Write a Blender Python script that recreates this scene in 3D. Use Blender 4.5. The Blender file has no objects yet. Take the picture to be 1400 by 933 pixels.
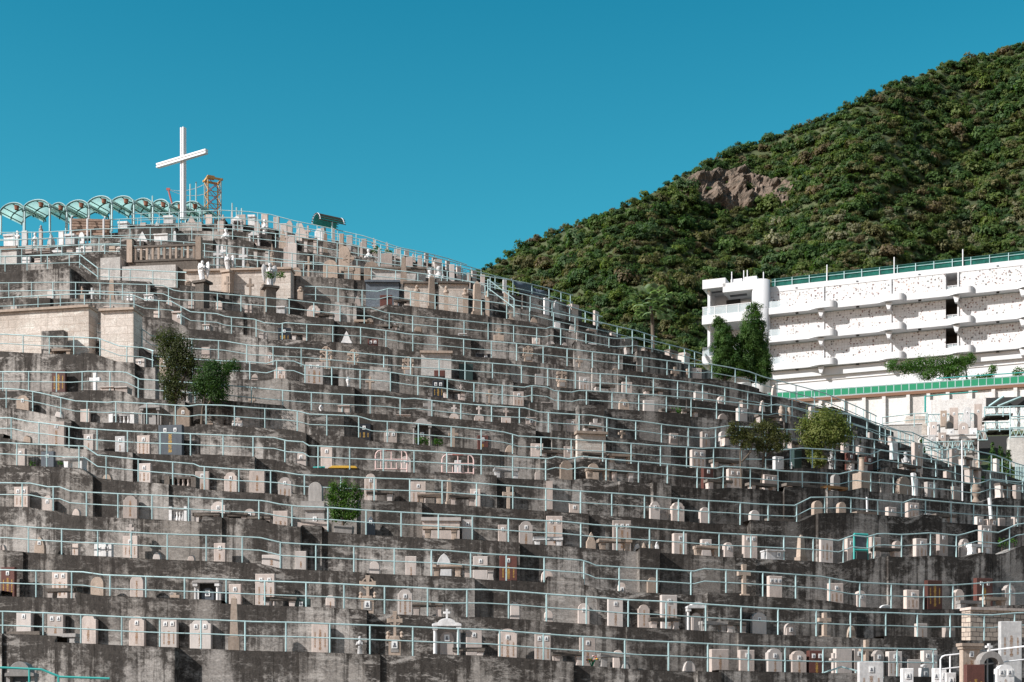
import bpy, math, random
import numpy as np
from mathutils import Vector
R = math.radians
random.seed(11)
rng = np.random.default_rng(5)
F = 2000.0      # focal length in photo pixels (photo 1400 px wide)
HZ = 1000.0     # eye level, in photo pixels
SC = bpy.context.scene
COL = SC.collection
PI = math.pi

def at(x, y, D):
    return Vector(((x - 700) / F * D, D, (HZ - y) / F * D))

# ------------------------------------------------------------------ materials
def mat(name, col, rough=.8, metal=0, spec=.3):
    m = bpy.data.materials.new(name); m.use_nodes = True
    b = m.node_tree.nodes['Principled BSDF']
    b.inputs['Base Color'].default_value = (*col, 1)
    b.inputs['Roughness'].default_value = rough
    b.inputs['Metallic'].default_value = metal
    b.inputs['Specular IOR Level'].default_value = spec
    return m
class NT:
    def __init__(s, m):
        s.t = m.node_tree; s.n = s.t.nodes; s.l = s.t.links; s.b = s.n['Principled BSDF']
    def new(s, typ, **kw):
        n = s.n.new(typ)
        for k, v in kw.items(): setattr(n, k, v)
        return n
    def link(s, a, b): s.l.new(a, b)
    def coord(s, kind='Object', scale=(1, 1, 1)):
        tc = s.new('ShaderNodeTexCoord'); mp = s.new('ShaderNodeMapping')
        mp.inputs['Scale'].default_value = scale
        s.link(tc.outputs[kind], mp.inputs['Vector']); return mp.outputs['Vector']
    def pos(s, scale=(1, 1, 1)):
        g = s.new('ShaderNodeNewGeometry'); mp = s.new('ShaderNodeMapping')
        mp.inputs['Scale'].default_value = scale
        s.link(g.outputs['Position'], mp.inputs['Vector']); return mp.outputs['Vector']
    def noise(s, vec, scale, detail=4, rough=.6, dist=0):
        n = s.new('ShaderNodeTexNoise')
        n.inputs['Scale'].default_value = scale; n.inputs['Detail'].default_value = detail
        n.inputs['Roughness'].default_value = rough; n.inputs['Distortion'].default_value = dist
        s.link(vec, n.inputs['Vector']); return n.outputs['Fac']
    def ramp(s, fac, stops):
        r = s.new('ShaderNodeValToRGB'); e = r.color_ramp.elements
        while len(e) < len(stops): e.new(.5)
        for i, (p, c) in enumerate(stops):
            e[i].position = p
            e[i].color = (c, c, c, 1) if not isinstance(c, tuple) else (*c, 1)
        s.link(fac, r.inputs['Fac']); return r.outputs['Color']
    def mix(s, fac, a, b, blend='MIX'):
        m = s.new('ShaderNodeMix', data_type='RGBA', blend_type=blend)
        for sock, v in ((m.inputs[0], fac), (m.inputs[6], a), (m.inputs[7], b)):
            if isinstance(v, (int, float)): sock.default_value = v
            elif isinstance(v, tuple): sock.default_value = (*v, 1)
            else: s.link(v, sock)
        return m.outputs[2]
    def math(s, op, a, b=0.0, clamp=False):
        m = s.new('ShaderNodeMath', operation=op, use_clamp=clamp)
        for i, v in enumerate((a, b)):
            if isinstance(v, (int, float)): m.inputs[i].default_value = v
            else: s.link(v, m.inputs[i])
        return m.outputs[0]
    def rand(s):
        return s.new('ShaderNodeObjectInfo').outputs['Random']
    def attr(s, name):
        return s.new('ShaderNodeAttribute', attribute_name=name)
    def bump(s, h, strength=.4, dist=.02):
        b = s.new('ShaderNodeBump'); b.inputs['Strength'].default_value = strength; b.inputs['Distance'].default_value = dist
        s.link(h, b.inputs['Height']); s.link(b.outputs[0], s.b.inputs['Normal'])
    def base(s, c): s.link(c, s.b.inputs['Base Color'])

M = {}
def concrete(name, light, mid, dark, stain=1.0):
    m = mat(name, mid, .92, 0, .15); t = NT(m)
    uv = t.new('ShaderNodeUVMap').outputs[0]
    def mp(sc):
        n = t.new('ShaderNodeMapping'); n.inputs['Scale'].default_value = sc; t.link(uv, n.inputs['Vector']); return n.outputs[0]
    seg = t.attr('seg').outputs['Fac']
    big = t.noise(mp((.22, .35, 1)), 1.0, 5, .65, .4)
    base = t.mix(t.ramp(big, [(.36, 0.0), (.60, 1.0)]), mid, light)
    # poured or plastered sections differ in tone
    base = t.mix(seg, base, t.mix(1.0, base, (.60, .585, .57), 'MULTIPLY'))
    mott = t.noise(mp((2.2, 3.6, 1)), 1.6, 9, .8, .2)
    base = t.mix(t.ramp(mott, [(.36, .38), (.56, 0.0)]), base, dark)
    dv = t.ramp(t.noise(mp((4.5, 1.6, 1)), 1.5, 6, .75, .6), [(.36, 0.0), (.66, 1.0)])
    dark = t.mix(dv, dark, tuple(c * 2.6 for c in dark))
    sx = t.new('ShaderNodeSeparateXYZ'); t.link(uv, sx.inputs[0])
    fall = t.math('MULTIPLY', sx.outputs[1], .05)
    # broad black water bands, then narrow runs, both starting at the coping
    wb = t.noise(mp((.42, .07, 1)), 1.0, 6, .58, .5)
    ns = t.noise(mp((3.6, .16, 1)), 1.0, 5, .62, .3)
    bl = t.noise(mp((1.5, 1.7, 1)), 1.5, 10, .80, .3)
    a = t.math('ADD', t.math('ADD', t.math('MULTIPLY', wb, .48), t.math('MULTIPLY', ns, .20)), t.math('MULTIPLY', bl, .32))
    a = t.math('SUBTRACT', a, fall)
    mask = t.ramp(a, [(.428, 0.0), (.457, .45), (.492, .95)])
    base = t.mix(t.math('MULTIPLY', mask, stain), base, dark)
    base = t.mix(t.math('MULTIPLY', t.ramp(ns, [(.53, 0.0), (.64, .7)]), stain), base, dark)
    # pale lime bloom and patched plaster, torn edged, lying in loose courses
    lim = t.noise(mp((.6, 1.7, 1)), 1.2, 10, .82, .25)
    lm = t.noise(mp((.16, .3, 1)), 1.0, 2, .5)
    lmask = t.math('MULTIPLY', t.ramp(lim, [(.53, 0.0), (.59, .55)]), t.ramp(lm, [(.42, .1), (.6, 1.0)]))
    base = t.mix(lmask, base, tuple(min(1, c * 1.3) for c in light))
    gr = t.noise(mp((7, 9, 1)), 2.0, 6, .85)
    base = t.mix(.75, base, t.ramp(gr, [(.34, .38), (.64, 1.12)]), 'MULTIPLY')
    t.base(base); t.bump(mott, .35, .03)
    return m
M['concrete'] = concrete('stained_concrete', (.58, .535, .50), (.34, .31, .29), (.029, .025, .0225))
M['tanwall'] = concrete('tan_render', (.88, .785, .715), (.78, .69, .62), (.22, .18, .15), .35)
M['whitewall'] = concrete('pale_render', (.72, .685, .65), (.60, .57, .54), (.22, .20, .19), .4)
M['bluewall'] = concrete('blue_grey_render', (.25, .29, .33), (.18, .21, .25), (.07, .08, .09), .4)
M['panelwall'] = concrete('pale_panel', (1.0, .97, .95), (.95, .90, .87), (.34, .30, .28), .25)

def granite(name, c1, c2, rough=.6, sc=30, streak=.0):
    m = mat(name, c1, rough, 0, .3); t = NT(m)
    n = t.noise(t.coord('Object'), sc, 3, .7)
    c = t.mix(t.ramp(n, [(.35, 0.0), (.65, 1.0)]), c1, c2)
    n2 = t.noise(t.coord('Object', (3, 3, .9)), 1.6, 5, .7)
    c = t.mix(t.ramp(n2, [(.42, 0.0), (.68, .5)]), c, tuple(v * .42 for v in c1))
    gy = sum(c1) / 3; hue = t.math('FRACT', t.math('MULTIPLY', t.rand(), 7.3))
    c = t.mix(t.ramp(hue, [(.45, 0.0), (.95, .45 if name == 'pink_granite' else 0.0)]), c, (gy * .98, gy * .95, gy * .93))
    r = t.ramp(t.rand(), [(0.0, .66), (.5, .95), (1.0, 1.12)])
    c = t.mix(1.0, c, r, 'MULTIPLY')
    t.base(c); return m
M['p'] = granite('pink_granite', (.60, .505, .455), (.48, .395, .355))
M['g'] = granite('grey_granite', (.40, .37, .35), (.30, .28, .27))
M['t'] = granite('tan_sandstone', (.46, .365, .30), (.35, .27, .215), .85, 14)
M['w'] = granite('white_marble', (.78, .76, .75), (.62, .60, .60), .5, 8)
M['k'] = granite('black_granite', (.022, .024, .03), (.035, .037, .045), .35)
M['r'] = granite('red_brown_granite', (.15, .062, .05), (.10, .042, .036), .4)
M['e'] = granite('dark_green_granite', (.05, .085, .08), (.035, .06, .058), .4)
M['u'] = granite('blue_grey_slate', (.13, .15, .175), (.10, .115, .14), .5)
M['n'] = granite('weathered_stone', (.20, .17, .145), (.12, .10, .088), .9, 12)
M['o'] = granite('varnished_wood', (.40, .22, .09), (.28, .14, .06), .6, 10)
M['ink'] = mat('brown_lettering', (.30, .15, .06), .6)
M['gold'] = mat('gold_lettering', (.62, .38, .09), .45)
M['photo_white'] = mat('portrait_enamel', (.80, .79, .78), .4)
M['photo_dark'] = mat('portrait_print', (.13, .135, .155), .4)
M['rail'] = mat('pale_cyan_paint', (.46, .68, .70), .5)
t = NT(M['rail']); n = t.noise(t.pos((1, 1, .4)), 2.2, 4, .7)
n2 = t.noise(t.pos((1, 1, 1)), 5.5, 5, .8)
c = t.mix(t.ramp(n, [(.42, 0.0), (.7, .6)]), (.43, .585, .60), (.25, .36, .36)); c = t.mix(t.ramp(n2, [(.60, 0.0), (.68, .7)]), c, (.16, .10, .07))
t.base(t.mix(1.0, c, t.ramp(t.rand(), [(0.0, .82), (1.0, 1.08)]), 'MULTIPLY'))
M['teal'] = mat('teal_paint', (.05, .36, .33), .5)
M['white'] = mat('white_paint', (.80, .80, .80), .55)
t = NT(M['white']); n = t.noise(t.pos((1, 1, .3)), .55, 5, .7)
t.base(t.mix(t.ramp(n, [(.45, 0.0), (.75, .35)]), (.64, .635, .645), (.52, .51, .515)))
M['white_metal'] = mat('white_metal_paint', (.72, .71, .72), .4)
M['bark'] = mat('bark', (.16, .12, .09), .9)
t = NT(M['bark']); n = t.noise(t.coord('Object', (6, 6, 1.2)), 2, 5, .7); t.base(t.mix(n, (.05, .04, .03), (.15, .115, .09)))
M['orange'] = mat('orange_steel', (.58, .32, .12), .6)
M['redsteel'] = mat('red_steel', (.40, .12, .11), .6)
M['wood'] = granite('bare_timber', (.44, .31, .24), (.31, .21, .16), .85, 9)
M['darkrib'] = mat('dark_green_rib', (.05, .13, .12), .5)
M['netgreen'] = mat('green_netting', (.012, .16, .125), .85)
t = NT(M['netgreen']); n = t.noise(t.pos(), 1.3, 5, .7); t.base(t.mix(t.ramp(n, [(.35, 0.0), (.65, 1.0)]), (.003, .052, .042), (.009, .12, .095)))
M['greenpanel'] = mat('green_panel', (.02, .235, .12), .6)
M['tarp'] = mat('grey_tarpaulin', (.10, .12, .15), .7)
M['yellow'] = mat('yellow_plank', (.60, .36, .05), .7)
M['pinkbar'] = mat('pink_barrier_paint', (.72, .52, .49), .5)
M['redbar'] = mat('worn_red_paint', (.50, .20, .16), .6)
M['darkin'] = mat('dark_and_shade', (.05, .05, .05), .9)  # near black for dark parts; also stands in for shade inside hollows
M['terracotta'] = mat('brown_lamp', (.24, .10, .06), .7)
M['brownkerb'] = mat('brown_kerb', (.22, .12, .08), .9)
M['path'] = mat('path_concrete', (.22, .205, .19), .95)
t = NT(M['path']); n = t.noise(t.pos(), .8, 6, .7); t.base(t.mix(n, (.12, .11, .10), (.30, .28, .26)))
# glass of balustrades
m = mat('pale_glass', (.75, .83, .86), .15); b = m.node_tree.nodes['Principled BSDF']; b.inputs['Alpha'].default_value = .35; M['glass'] = m
# translucent green roof sheet
m = mat('green_tinted_sheet', (.62, .80, .75), .3); t = NT(m)
tr = t.new('ShaderNodeBsdfTranslucent'); tr.inputs[0].default_value = (.70, .92, .86, 1)
mx = t.new('ShaderNodeMixShader'); mx.inputs[0].default_value = .55
t.link(t.b.outputs[0], mx.inputs[1]); t.link(tr.outputs[0], mx.inputs[2])
tp = t.new('ShaderNodeBsdfTransparent'); mx2 = t.new('ShaderNodeMixShader'); mx2.inputs[0].default_value = .38
t.link(mx.outputs[0], mx2.inputs[1]); t.link(tp.outputs[0], mx2.inputs[2])
t.link(mx2.outputs[0], t.n['Material Output'].inputs[0]); M['sheet'] = m
# masonry
m = mat('rubble_masonry', (.4, .34, .29), .9); t = NT(m)
uv = t.new('ShaderNodeUVMap').outputs[0]
br = t.new('ShaderNodeTexBrick'); br.inputs['Scale'].default_value = 1.0
br.inputs['Color1'].default_value = (.52, .43, .36, 1); br.inputs['Color2'].default_value = (.38, .31, .26, 1); br.inputs['Mortar'].default_value = (.12, .10, .09, 1)
br.inputs['Mortar Size'].default_value = .016; br.inputs['Brick Width'].default_value = .34; br.inputs['Row Height'].default_value = .2
nz = t.new('ShaderNodeTexNoise'); nz.inputs['Scale'].default_value = 1.6; t.link(uv, nz.inputs['Vector'])
t.link(t.mix(.16, uv, nz.outputs['Color'], 'ADD'), br.inputs['Vector']); t.base(br.outputs[0]); M['masonry'] = m
# columbarium niche wall : plaques with small faded flowers
m = mat('niche_plaques', (.8, .8, .8), .4); t = NT(m)
uv = t.new('ShaderNodeUVMap').outputs[0]
br = t.new('ShaderNodeTexBrick', offset=0.0); br.inputs['Scale'].default_value = 1.0
br.inputs['Color1'].default_value = (.70, .69, .69, 1); br.inputs['Color2'].default_value = (.62, .61, .61, 1); br.inputs['Mortar'].default_value = (.50, .49, .49, 1)
br.inputs['Mortar Size'].default_value = .018; br.inputs['Brick Width'].default_value = .30; br.inputs['Row Height'].default_value = .30
t.link(uv, br.inputs['Vector'])
c = br.outputs[0]
for sc, thr, cols in ((2.9, .36, ((.022, .024, .02), (.09, .03, .03), (.16, .06, .05))), (4.1, .34, ((.14, .05, .05), (.34, .16, .07), (.03, .035, .025)))):
    vo = t.new('ShaderNodeTexVoronoi'); vo.inputs['Scale'].default_value = sc; t.link(uv, vo.inputs['Vector'])
    sp = t.new('ShaderNodeSeparateColor'); t.link(vo.outputs['Color'], sp.inputs[0])
    pick = t.math('LESS_THAN', sp.outputs[0], .5)
    near = t.ramp(vo.outputs['Distance'], [(thr * .55, 1.0), (thr, 0.0)])
    fl = t.ramp(sp.outputs[1], [(0.2, cols[0]), (.6, cols[1]), (.95, cols[2])])
    c = t.mix(t.math('MULTIPLY', t.math('MULTIPLY', pick, near), .85), c, fl)
t.base(c); M['niche'] = m
# foliage
def leafmat(name, sheen=.15, trans=.45):
    m = mat(name, (.05, .1, .03), .55, 0, sheen); t = NT(m)
    c = t.attr('Col').outputs['Color']; t.base(c)
    tr = t.new('ShaderNodeBsdfTranslucent'); t.link(t.mix(1.0, c, (1.1, 1.25, .6), 'MULTIPLY'), tr.inputs[0])
    mx = t.new('ShaderNodeMixShader'); mx.inputs[0].default_value = trans
    t.link(t.b.outputs[0], mx.inputs[1]); t.link(tr.outputs[0], mx.inputs[2])
    t.link(mx.outputs[0], t.n['Material Output'].inputs[0]); return m
M['leaf'] = leafmat('leaves')
M['soil'] = mat('undergrowth_soil', (.018, .024, .012), .95)
t = NT(M['soil']); n = t.noise(t.pos(), .35, 6, .7); t.base(t.mix(t.ramp(n, [(.35, 0.0), (.65, 1.0)]), (.045, .058, .026), (.085, .10, .045)))
m = mat('weathered_rock', (.3, .2, .16), .95); t = NT(m)
n = t.noise(t.pos((1, 1, .35)), .45, 8, .75, .8); n2 = t.noise(t.pos((1, 1, .25)), 1.1, 5, .7)
c = t.ramp(n, [(.34, (.045, .036, .027)), (.5, (.17, .125, .095)), (.68, (.33, .25, .20))])
t.base(t.mix(t.ramp(n2, [(.52, 0.0), (.6, .7)]), c, (.06, .05, .035))); t.bump(n, 1.0, .8); M['rock'] = m

# tan walls are laid in shallow courses
m = M['tanwall']; t = NT(m); lk = t.b.inputs['Base Color'].links[0].from_socket
uv = t.new('ShaderNodeUVMap').outputs[0]; br = t.new('ShaderNodeTexBrick'); br.inputs['Scale'].default_value = 1; br.name = 'coursed_render'
br.inputs['Color1'].default_value = (1, 1, 1, 1); br.inputs['Color2'].default_value = (.88, .87, .86, 1); br.inputs['Mortar'].default_value = (.68, .64, .61, 1)
br.inputs['Mortar Size'].default_value = .014; br.inputs['Brick Width'].default_value = 1.3; br.inputs['Row Height'].default_value = .42
t.link(uv, br.inputs['Vector']); t.base(t.mix(1.0, lk, br.outputs[0], 'MULTIPLY'))
# weep holes and day joints in the concrete walls
m = M['concrete']; t = NT(m); lk = t.b.inputs['Base Color'].links[0].from_socket
uv = t.new('ShaderNodeUVMap').outputs[0]; br = t.new('ShaderNodeTexBrick', offset=0.0); br.inputs['Scale'].default_value = 1
br.inputs['Color1'].default_value = (1, 1, 1, 1); br.inputs['Color2'].default_value = (.84, .83, .82, 1); br.inputs['Mortar'].default_value = (.40, .38, .36, 1)
br.inputs['Mortar Size'].default_value = .012; br.inputs['Brick Width'].default_value = 3.4; br.inputs['Row Height'].default_value = 9.0
t.link(uv, br.inputs['Vector']); t.base(t.mix(.8, lk, br.outputs[0], 'MULTIPLY'))
# ------------------------------------------------------------------ mesh helpers
class MB:
    def __init__(s): s.v = []; s.f = []; s.m = []; s.uv = None
    def add(s, vs, fs, mi=0):
        o = len(s.v); s.v += [tuple(v) for v in vs]
        for f in fs: s.f.append(tuple(i + o for i in f)); s.m.append(mi)
        return s
    def box(s, c, d, rz=0, mi=0, ry=0):
        cx, cy, cz = c; hx, hy, hz = d[0] / 2, d[1] / 2, d[2] / 2
        ca, sa = math.cos(rz), math.sin(rz); cb, sb = math.cos(ry), math.sin(ry)
        vs = []
        for z in (-hz, hz):
            for (x, y) in ((-hx, -hy), (hx, -hy), (hx, hy), (-hx, hy)):
                X, Z = x * cb + z * sb, -x * sb + z * cb
                vs.append((cx + X * ca - y * sa, cy + X * sa + y * ca, cz + Z))
        return s.add(vs, [(3, 2, 1, 0), (4, 5, 6, 7), (0, 1, 5, 4), (1, 2, 6, 5), (2, 3, 7, 6), (3, 0, 4, 7)], mi)
    def prism(s, out, t, y=0, ch=.015, mi=0):
        """outline (x, z) counter-clockwise seen from the front (-y); front edge chamfered"""
        n = len(out); cx = sum(p[0] for p in out) / n; cz = sum(p[1] for p in out) / n
        w = max(abs(p[0] - cx) for p in out); h = max(abs(p[1] - cz) for p in out)
        kx, kz = 1 - ch / max(w, .03), 1 - ch / max(h, .03)
        vs = [(cx + (x - cx) * kx, y - t / 2, cz + (z - cz) * kz) for x, z in out]
        vs += [(x, y - t / 2 + ch, z) for x, z in out] + [(x, y + t / 2, z) for x, z in out]
        fs = [tuple(range(n)), tuple(reversed(range(2 * n, 3 * n)))]
        for k in (0, n):
            for i in range(n):
                j = (i + 1) % n; fs.append((k + i, k + n + i, k + n + j, k + j))
        return s.add(vs, fs, mi)
    def lathe(s, prof, n=10, c=(0, 0, 0), mi=0, sx=1, sy=1):
        vs = []; fs = []
        for r, z in prof:
            for i in range(n):
                a = 2 * PI * i / n; vs.append((c[0] + r * sx * math.cos(a), c[1] + r * sy * math.sin(a), c[2] + z))
        for k in range(len(prof) - 1):
            for i in range(n):
                j = (i + 1) % n; fs.append((k * n + i, k * n + j, (k + 1) * n + j, (k + 1) * n + i))
        fs.append(tuple(reversed(range(n)))); fs.append(tuple(range((len(prof) - 1) * n, len(prof) * n)))
        return s.add(vs, fs, mi)
    def tube(s, pts, r, n=6, mi=0, r2=None):
        pts = [Vector(p) for p in pts]; vs = []; fs = []; N = len(pts)
        for k, p in enumerate(pts):
            d = (pts[min(k + 1, N - 1)] - pts[max(k - 1, 0)]).normalized()
            up = Vector((0, 0, 1)) if abs(d.z) < .9 else Vector((0, 1, 0))
            a = d.cross(up).normalized(); b = a.cross(d)
            rr = r if r2 is None else r + (r2 - r) * k / (N - 1)
            for i in range(n):
                t = 2 * PI * i / n; vs.append(p + a * (rr * math.cos(t)) + b * (rr * math.sin(t)))
        for k in range(N - 1):
            for i in range(n):
                j = (i + 1) % n; fs.append((k * n + i, k * n + j, (k + 1) * n + j, (k + 1) * n + i))
        fs.append(tuple(range(n))); fs.append(tuple(reversed(range((N - 1) * n, N * n))))
        return s.add(vs, fs, mi)
    def mesh(s, name, mats, smooth=False):
        me = bpy.data.meshes.new(name); me.from_pydata(s.v, [], s.f)
        for m in (mats if isinstance(mats, (list, tuple)) else [mats]): me.materials.append(M[m] if isinstance(m, str) else m)
        if len(me.materials) > 1: me.polygons.foreach_set('material_index', s.m)
        if smooth: me.polygons.foreach_set('use_smooth', [True] * len(s.f))
        me.update(); return me
    def obj(s, name, mats, parent=None, smooth=False):
        return link(name, s.mesh(name, mats, smooth), parent)
def link(name, me, parent=None):
    o = bpy.data.objects.new(name, me); COL.objects.link(o)
    if parent: o.parent = parent
    return o
def tag(o, label, cat, group=None, kind=None):
    if kind: o['kind'] = kind
    if label: o['label'] = label
    if cat: o['category'] = cat
    if group: o['group'] = group
    return o
def thing(name, label, cat, loc=(0, 0, 0), rz=0, group=None):
    o = bpy.data.objects.new(name, None); COL.objects.link(o); o.location = loc; o.rotation_euler = (0, 0, rz)
    o.empty_display_size = .2
    return tag(o, label, cat, group)
def uvmesh(name, quads, mats, parent=None, seg=None, uv=None):
    """quads: list of 4-tuples of points; uv: list of 4-tuples; seg: per-quad value"""
    me = bpy.data.meshes.new(name); vs = [p for q in quads for p in q]
    me.from_pydata([tuple(v) for v in vs], [], [tuple(range(4 * i, 4 * i + 4)) for i in range(len(quads))])
    me.materials.append(M[mats])
    if uv:
        l = me.uv_layers.new(name='UVMap'); l.data.foreach_set('uv', np.array(uv, dtype=np.float32).ravel())
    a = me.attributes.new('seg', 'FLOAT', 'POINT')
    a.data.foreach_set('value', np.repeat(np.array(seg if seg is not None else [.2] * len(quads), dtype=np.float32), 4))
    me.update(); return link(name, me, parent)
def wallbox(name, w, d, h, mats, parent=None, seg=.2, z=0, x=0, y=0, u0=None):
    """a block, front at -d/2, with metric UVs (v runs down from the top)"""
    u0 = random.uniform(0, 50) if u0 is None else u0
    X0, X1, Y0, Y1, Z0, Z1 = x - w / 2, x + w / 2, y - d / 2, y + d / 2, z, z + h
    P = lambda a, b, c: (a, b, c)
    q = [(P(X0, Y0, Z0), P(X1, Y0, Z0), P(X1, Y0, Z1), P(X0, Y0, Z1)), (P(X1, Y0, Z0), P(X1, Y1, Z0), P(X1, Y1, Z1), P(X1, Y0, Z1)),
         (P(X0, Y1, Z0), P(X0, Y0, Z0), P(X0, Y0, Z1), P(X0, Y1, Z1)), (P(X0, Y0, Z1), P(X1, Y0, Z1), P(X1, Y1, Z1), P(X0, Y1, Z1)),
         (P(X1, Y1, Z0), P(X0, Y1, Z0), P(X0, Y1, Z1), P(X1, Y1, Z1))]
    uv = []
    for k, (a, b) in enumerate(((w, h), (d, h), (d, h), (w, d), (w, h))):
        uv.append(((u0, b), (u0 + a, b), (u0 + a, 0), (u0, 0)))
    return uvmesh(name, q, mats, parent, [seg] * 5, uv)

ORD = ['zeroth', 'first', 'second', 'third', 'fourth', 'fifth', 'sixth', 'seventh', 'eighth', 'ninth', 'tenth', 'eleventh', 'twelfth', 'thirteenth',
       'fourteenth', 'fifteenth', 'sixteenth', 'seventeenth', 'eighteenth', 'nineteenth', 'twentieth', 'twenty-first', 'twenty-second', 'twenty-third',
       'twenty-fourth', 'twenty-fifth', 'twenty-sixth', 'twenty-seventh', 'twenty-eighth', 'twenty-ninth', 'thirtieth', 'thirty-first', 'thirty-second']

# ------------------------------------------------------------------ terraces : the top rail of each, traced along the hillside
# k : (list of rail runs, x where the terrace turns out of sight round the hill)
T = {}
T[1] = ([[(5,836),(60,838),(119,841),(175,844),(232,846),(289,847.5),(344,850),(400,851),(455,853),(509,855),(562,857),(616,859.5),(669,861),(721,865),(773,869),(824,872),(874,876),(924,878),(975,880.5),(1026,883),(1077,884.5),(1128,886),(1180,886),(1232,887),(1282,888)]], 1700)
T[2] = ([[(5,779),(30,780),(112,782),(140,786),(195,788),(250,790),(302,792),(350,794),(407,796),(459,798),(510,801),(562,803),(612,806),(662,806),(712,809),(759,813),(807,816),(854,820),(902,822),(949,825),(995,828),(1040,831),(1085,833),(1131,835),(1177,837),(1222,838),(1266,840),(1310,840),(1358,841),(1393,838)]], 1700)
T[3] = ([[(5,718),(45,721),(97,724),(150,726),(202,729),(253,731),(304,732.5),(355,735),(385,742),(419,744),(468,746),(517,749),(566,751),(613,753),(661,757),(707,759.5),(752,762.5),(799,766),(815,773),(860,776),(905,778),(950,781),(964,777.5),(996,779.5),(1038,782),(1082,785),(1124,788),(1168,796),(1213,798),(1259,800),(1304,800),(1361,796),(1395,795.5)]], 1700)
T[4] = ([[(5,660),(40,660.5),(64,665.5),(80,665.5),(94,671),(114,672.5),(163,675),(212,677),(261,679.5),(310,682.5),(360,684.5),(381,689),(406,692),(454,694),(500,697.5),(546,700),(591,702.5),(637,705),(684,708),(728,711),(771,713),(815,717.5),(857,720),(900,723),(942,726),(984,729),(1026,731),(1067,733),(1108,735),(1148,739),(1168,732),(1187,734),(1204,729),(1234,731),(1274,728.5),(1313,732),(1337,725),(1367,728),(1392,717)]], 1700)
T[5] = ([[(5,605),(21,606),(69,608),(115,610),(132,622),(180,627),(227,631),(264,634),(272,637.5),(317,641),(364,643),(378,644),(409,649),(455,651),(499,653),(545,654.5),(590,656),(634,659),(679,662.5),(721,665.5),(762,669),(803,672),(844,674.5),(884,677.5),(922,681),(960,684),(999,686),(1036,689),(1088,691),(1110,680),(1156,679.5),(1194,683),(1237,687),(1250,682),(1267,683.6),(1305,687),(1341,690),(1376,692),(1394,692.5)]], 1700)
T[6] = ([[(5,571),(14,571),(37,576),(64,579),(89,582.5),(105,585),(150,588),(196,590.5),(241,592),(285,594),(329,596),(374,598),(392,602.5),(414,604),(422,609),(483,612),(525,614),(587,617),(629,620),(670,622),(710,624.5),(751,627),(761,624),(777,627),(797,624),(848,629),(887,632),(924,635.5),(962,639),(980,640),(990,637.5),(999,638),(1035,640),(1073,644),(1112,645.6),(1149,648),(1171,643),(1187,645),(1224,648),(1259,653),(1294,656),(1327,660.5),(1340,661),(1358,655),(1394,659)]], 1700)
T[7] = ([[(5,531),(29,532.5),(54,537),(102,548),(146,550),(155,549),(190,551),(214,552),(257,555),(271,553),(305,554),(349,557.5),(391,560),(407,562),(423,566),(465,567.5),(491,569),(509,575),(550,577),(590,581),(629,584),(669,588),(692,591),(709,596),(748,598),(787,601),(825,603),(863,606),(900,609),(937,611),(962,613),(982,612),(1018,614),(1070,615),(1098,612.6),(1135,614.6),(1169,618),(1192,621),(1206,615.5),(1239,621),(1268,627),(1295,630.5),(1320,638),(1345,643),(1369,646),(1394,650)]], 1560)
T[8] = ([[(5,508),(42,508),(96,509),(120,507.5),(162,508),(172,509),(190,518),(224,520.5),(262,523),(321,527.5),(370,532),(410,535.5),(450,538),(490,540),(529,542),(552,545),(567,544.5),(605,549),(642,552.5),(680,555.5),(719,557.5),(737,563),(757,564.5),(796,567),(810,567.5),(844,573),(879,576),(914,581),(949,584.5),(971,586),(997,582),(1028,584),(1071,586.5),(1094,588),(1148,594),(1186,599),(1214,604),(1242,605),(1268,608.6),(1294,615.4),(1312,611),(1333,616),(1363,622),(1390,633)]], 1430)
T[9] = ([[(5,456.6),(62,459.7),(102,460.6),(133,462),(162,472.6),(194,475),(209,479.4)], [(210,486.5),(268,491),(303,493),(342,494.5),(364,496.6),(376,493),(402,493.4),(415,499),(453,502),(490,505),(529,508),(561,513),(604,517),(643,522.6),(680,526),(717,529.4),(728,527),(749,529.4),(758,534),(782,536),(794,533.4),(820,535),(864,538),(899,540),(932,543),(966,546),(1000,549.6),(1030,552.5),(1051,555),(1063,552.6),(1093,558),(1109,562),(1160,566),(1182,572.5),(1200,581),(1225,588),(1249,591),(1268,600),(1294,612)]], 1312)
T[10] = ([[(5,432),(46,433),(97,430),(112,442),(163,442),(185,443.5),(207,459.4),(268,463.7),(306,466),(342,472),(380,474),(418,476),(456,479.5),(492,482.6),(529,486),(565,489),(601,491),(638,494),(674,496.5),(709,499.4),(742,503),(776,506.6),(808,510),(842,512),(876,515),(908,518.5),(940,522),(971,526),(1001,531),(1028,536.5),(1056,541),(1087,545.7),(1108,552.6),(1131,557),(1160,565),(1183,572),(1215,583),(1250,596)]], 1265)
T[11] = ([[(5,406.6),(53,404),(90,402),(131,401.4),(182,403.5),(196,409),(234,412),(260,426),(296,428.6),(309,433),(346,436),(361,441),(382,442.6),(390,441),(421,443.2),(456,445),(493,447.4),(530,452),(559,456.5),(590,459),(618,461.7),(651,465),(687,467.7),(722,470.6),(754,474),(787,478),(818,481.7),(850,485),(881,488.6),(911,492.6),(941,496.5),(960,498),(969,497),(998,502),(1026,508),(1045,515),(1060,519),(1080,524),(1103,530),(1128,537),(1150,545.7),(1174,556),(1201,569)]], 1216)
T[12] = ([[(5,386.5),(61,385.7),(98,385.7),(134,386.5),(170,388),(207,389),(222,390),(238,397),(249,398.5),(285,400),(320,403),(356,406),(391,409),(426,413.2),(460,417),(494,420),(506,420.5),(527,427),(558,431),(593,434.6),(626,437.4),(659,440.8),(692,443.7),(723,446.8),(747,449),(753,446.8),(783,451.7),(812,457.5),(840,462.6),(861,462),(870,461),(895,466),(912,470),(940,477),(962,484)]], 972)
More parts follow.
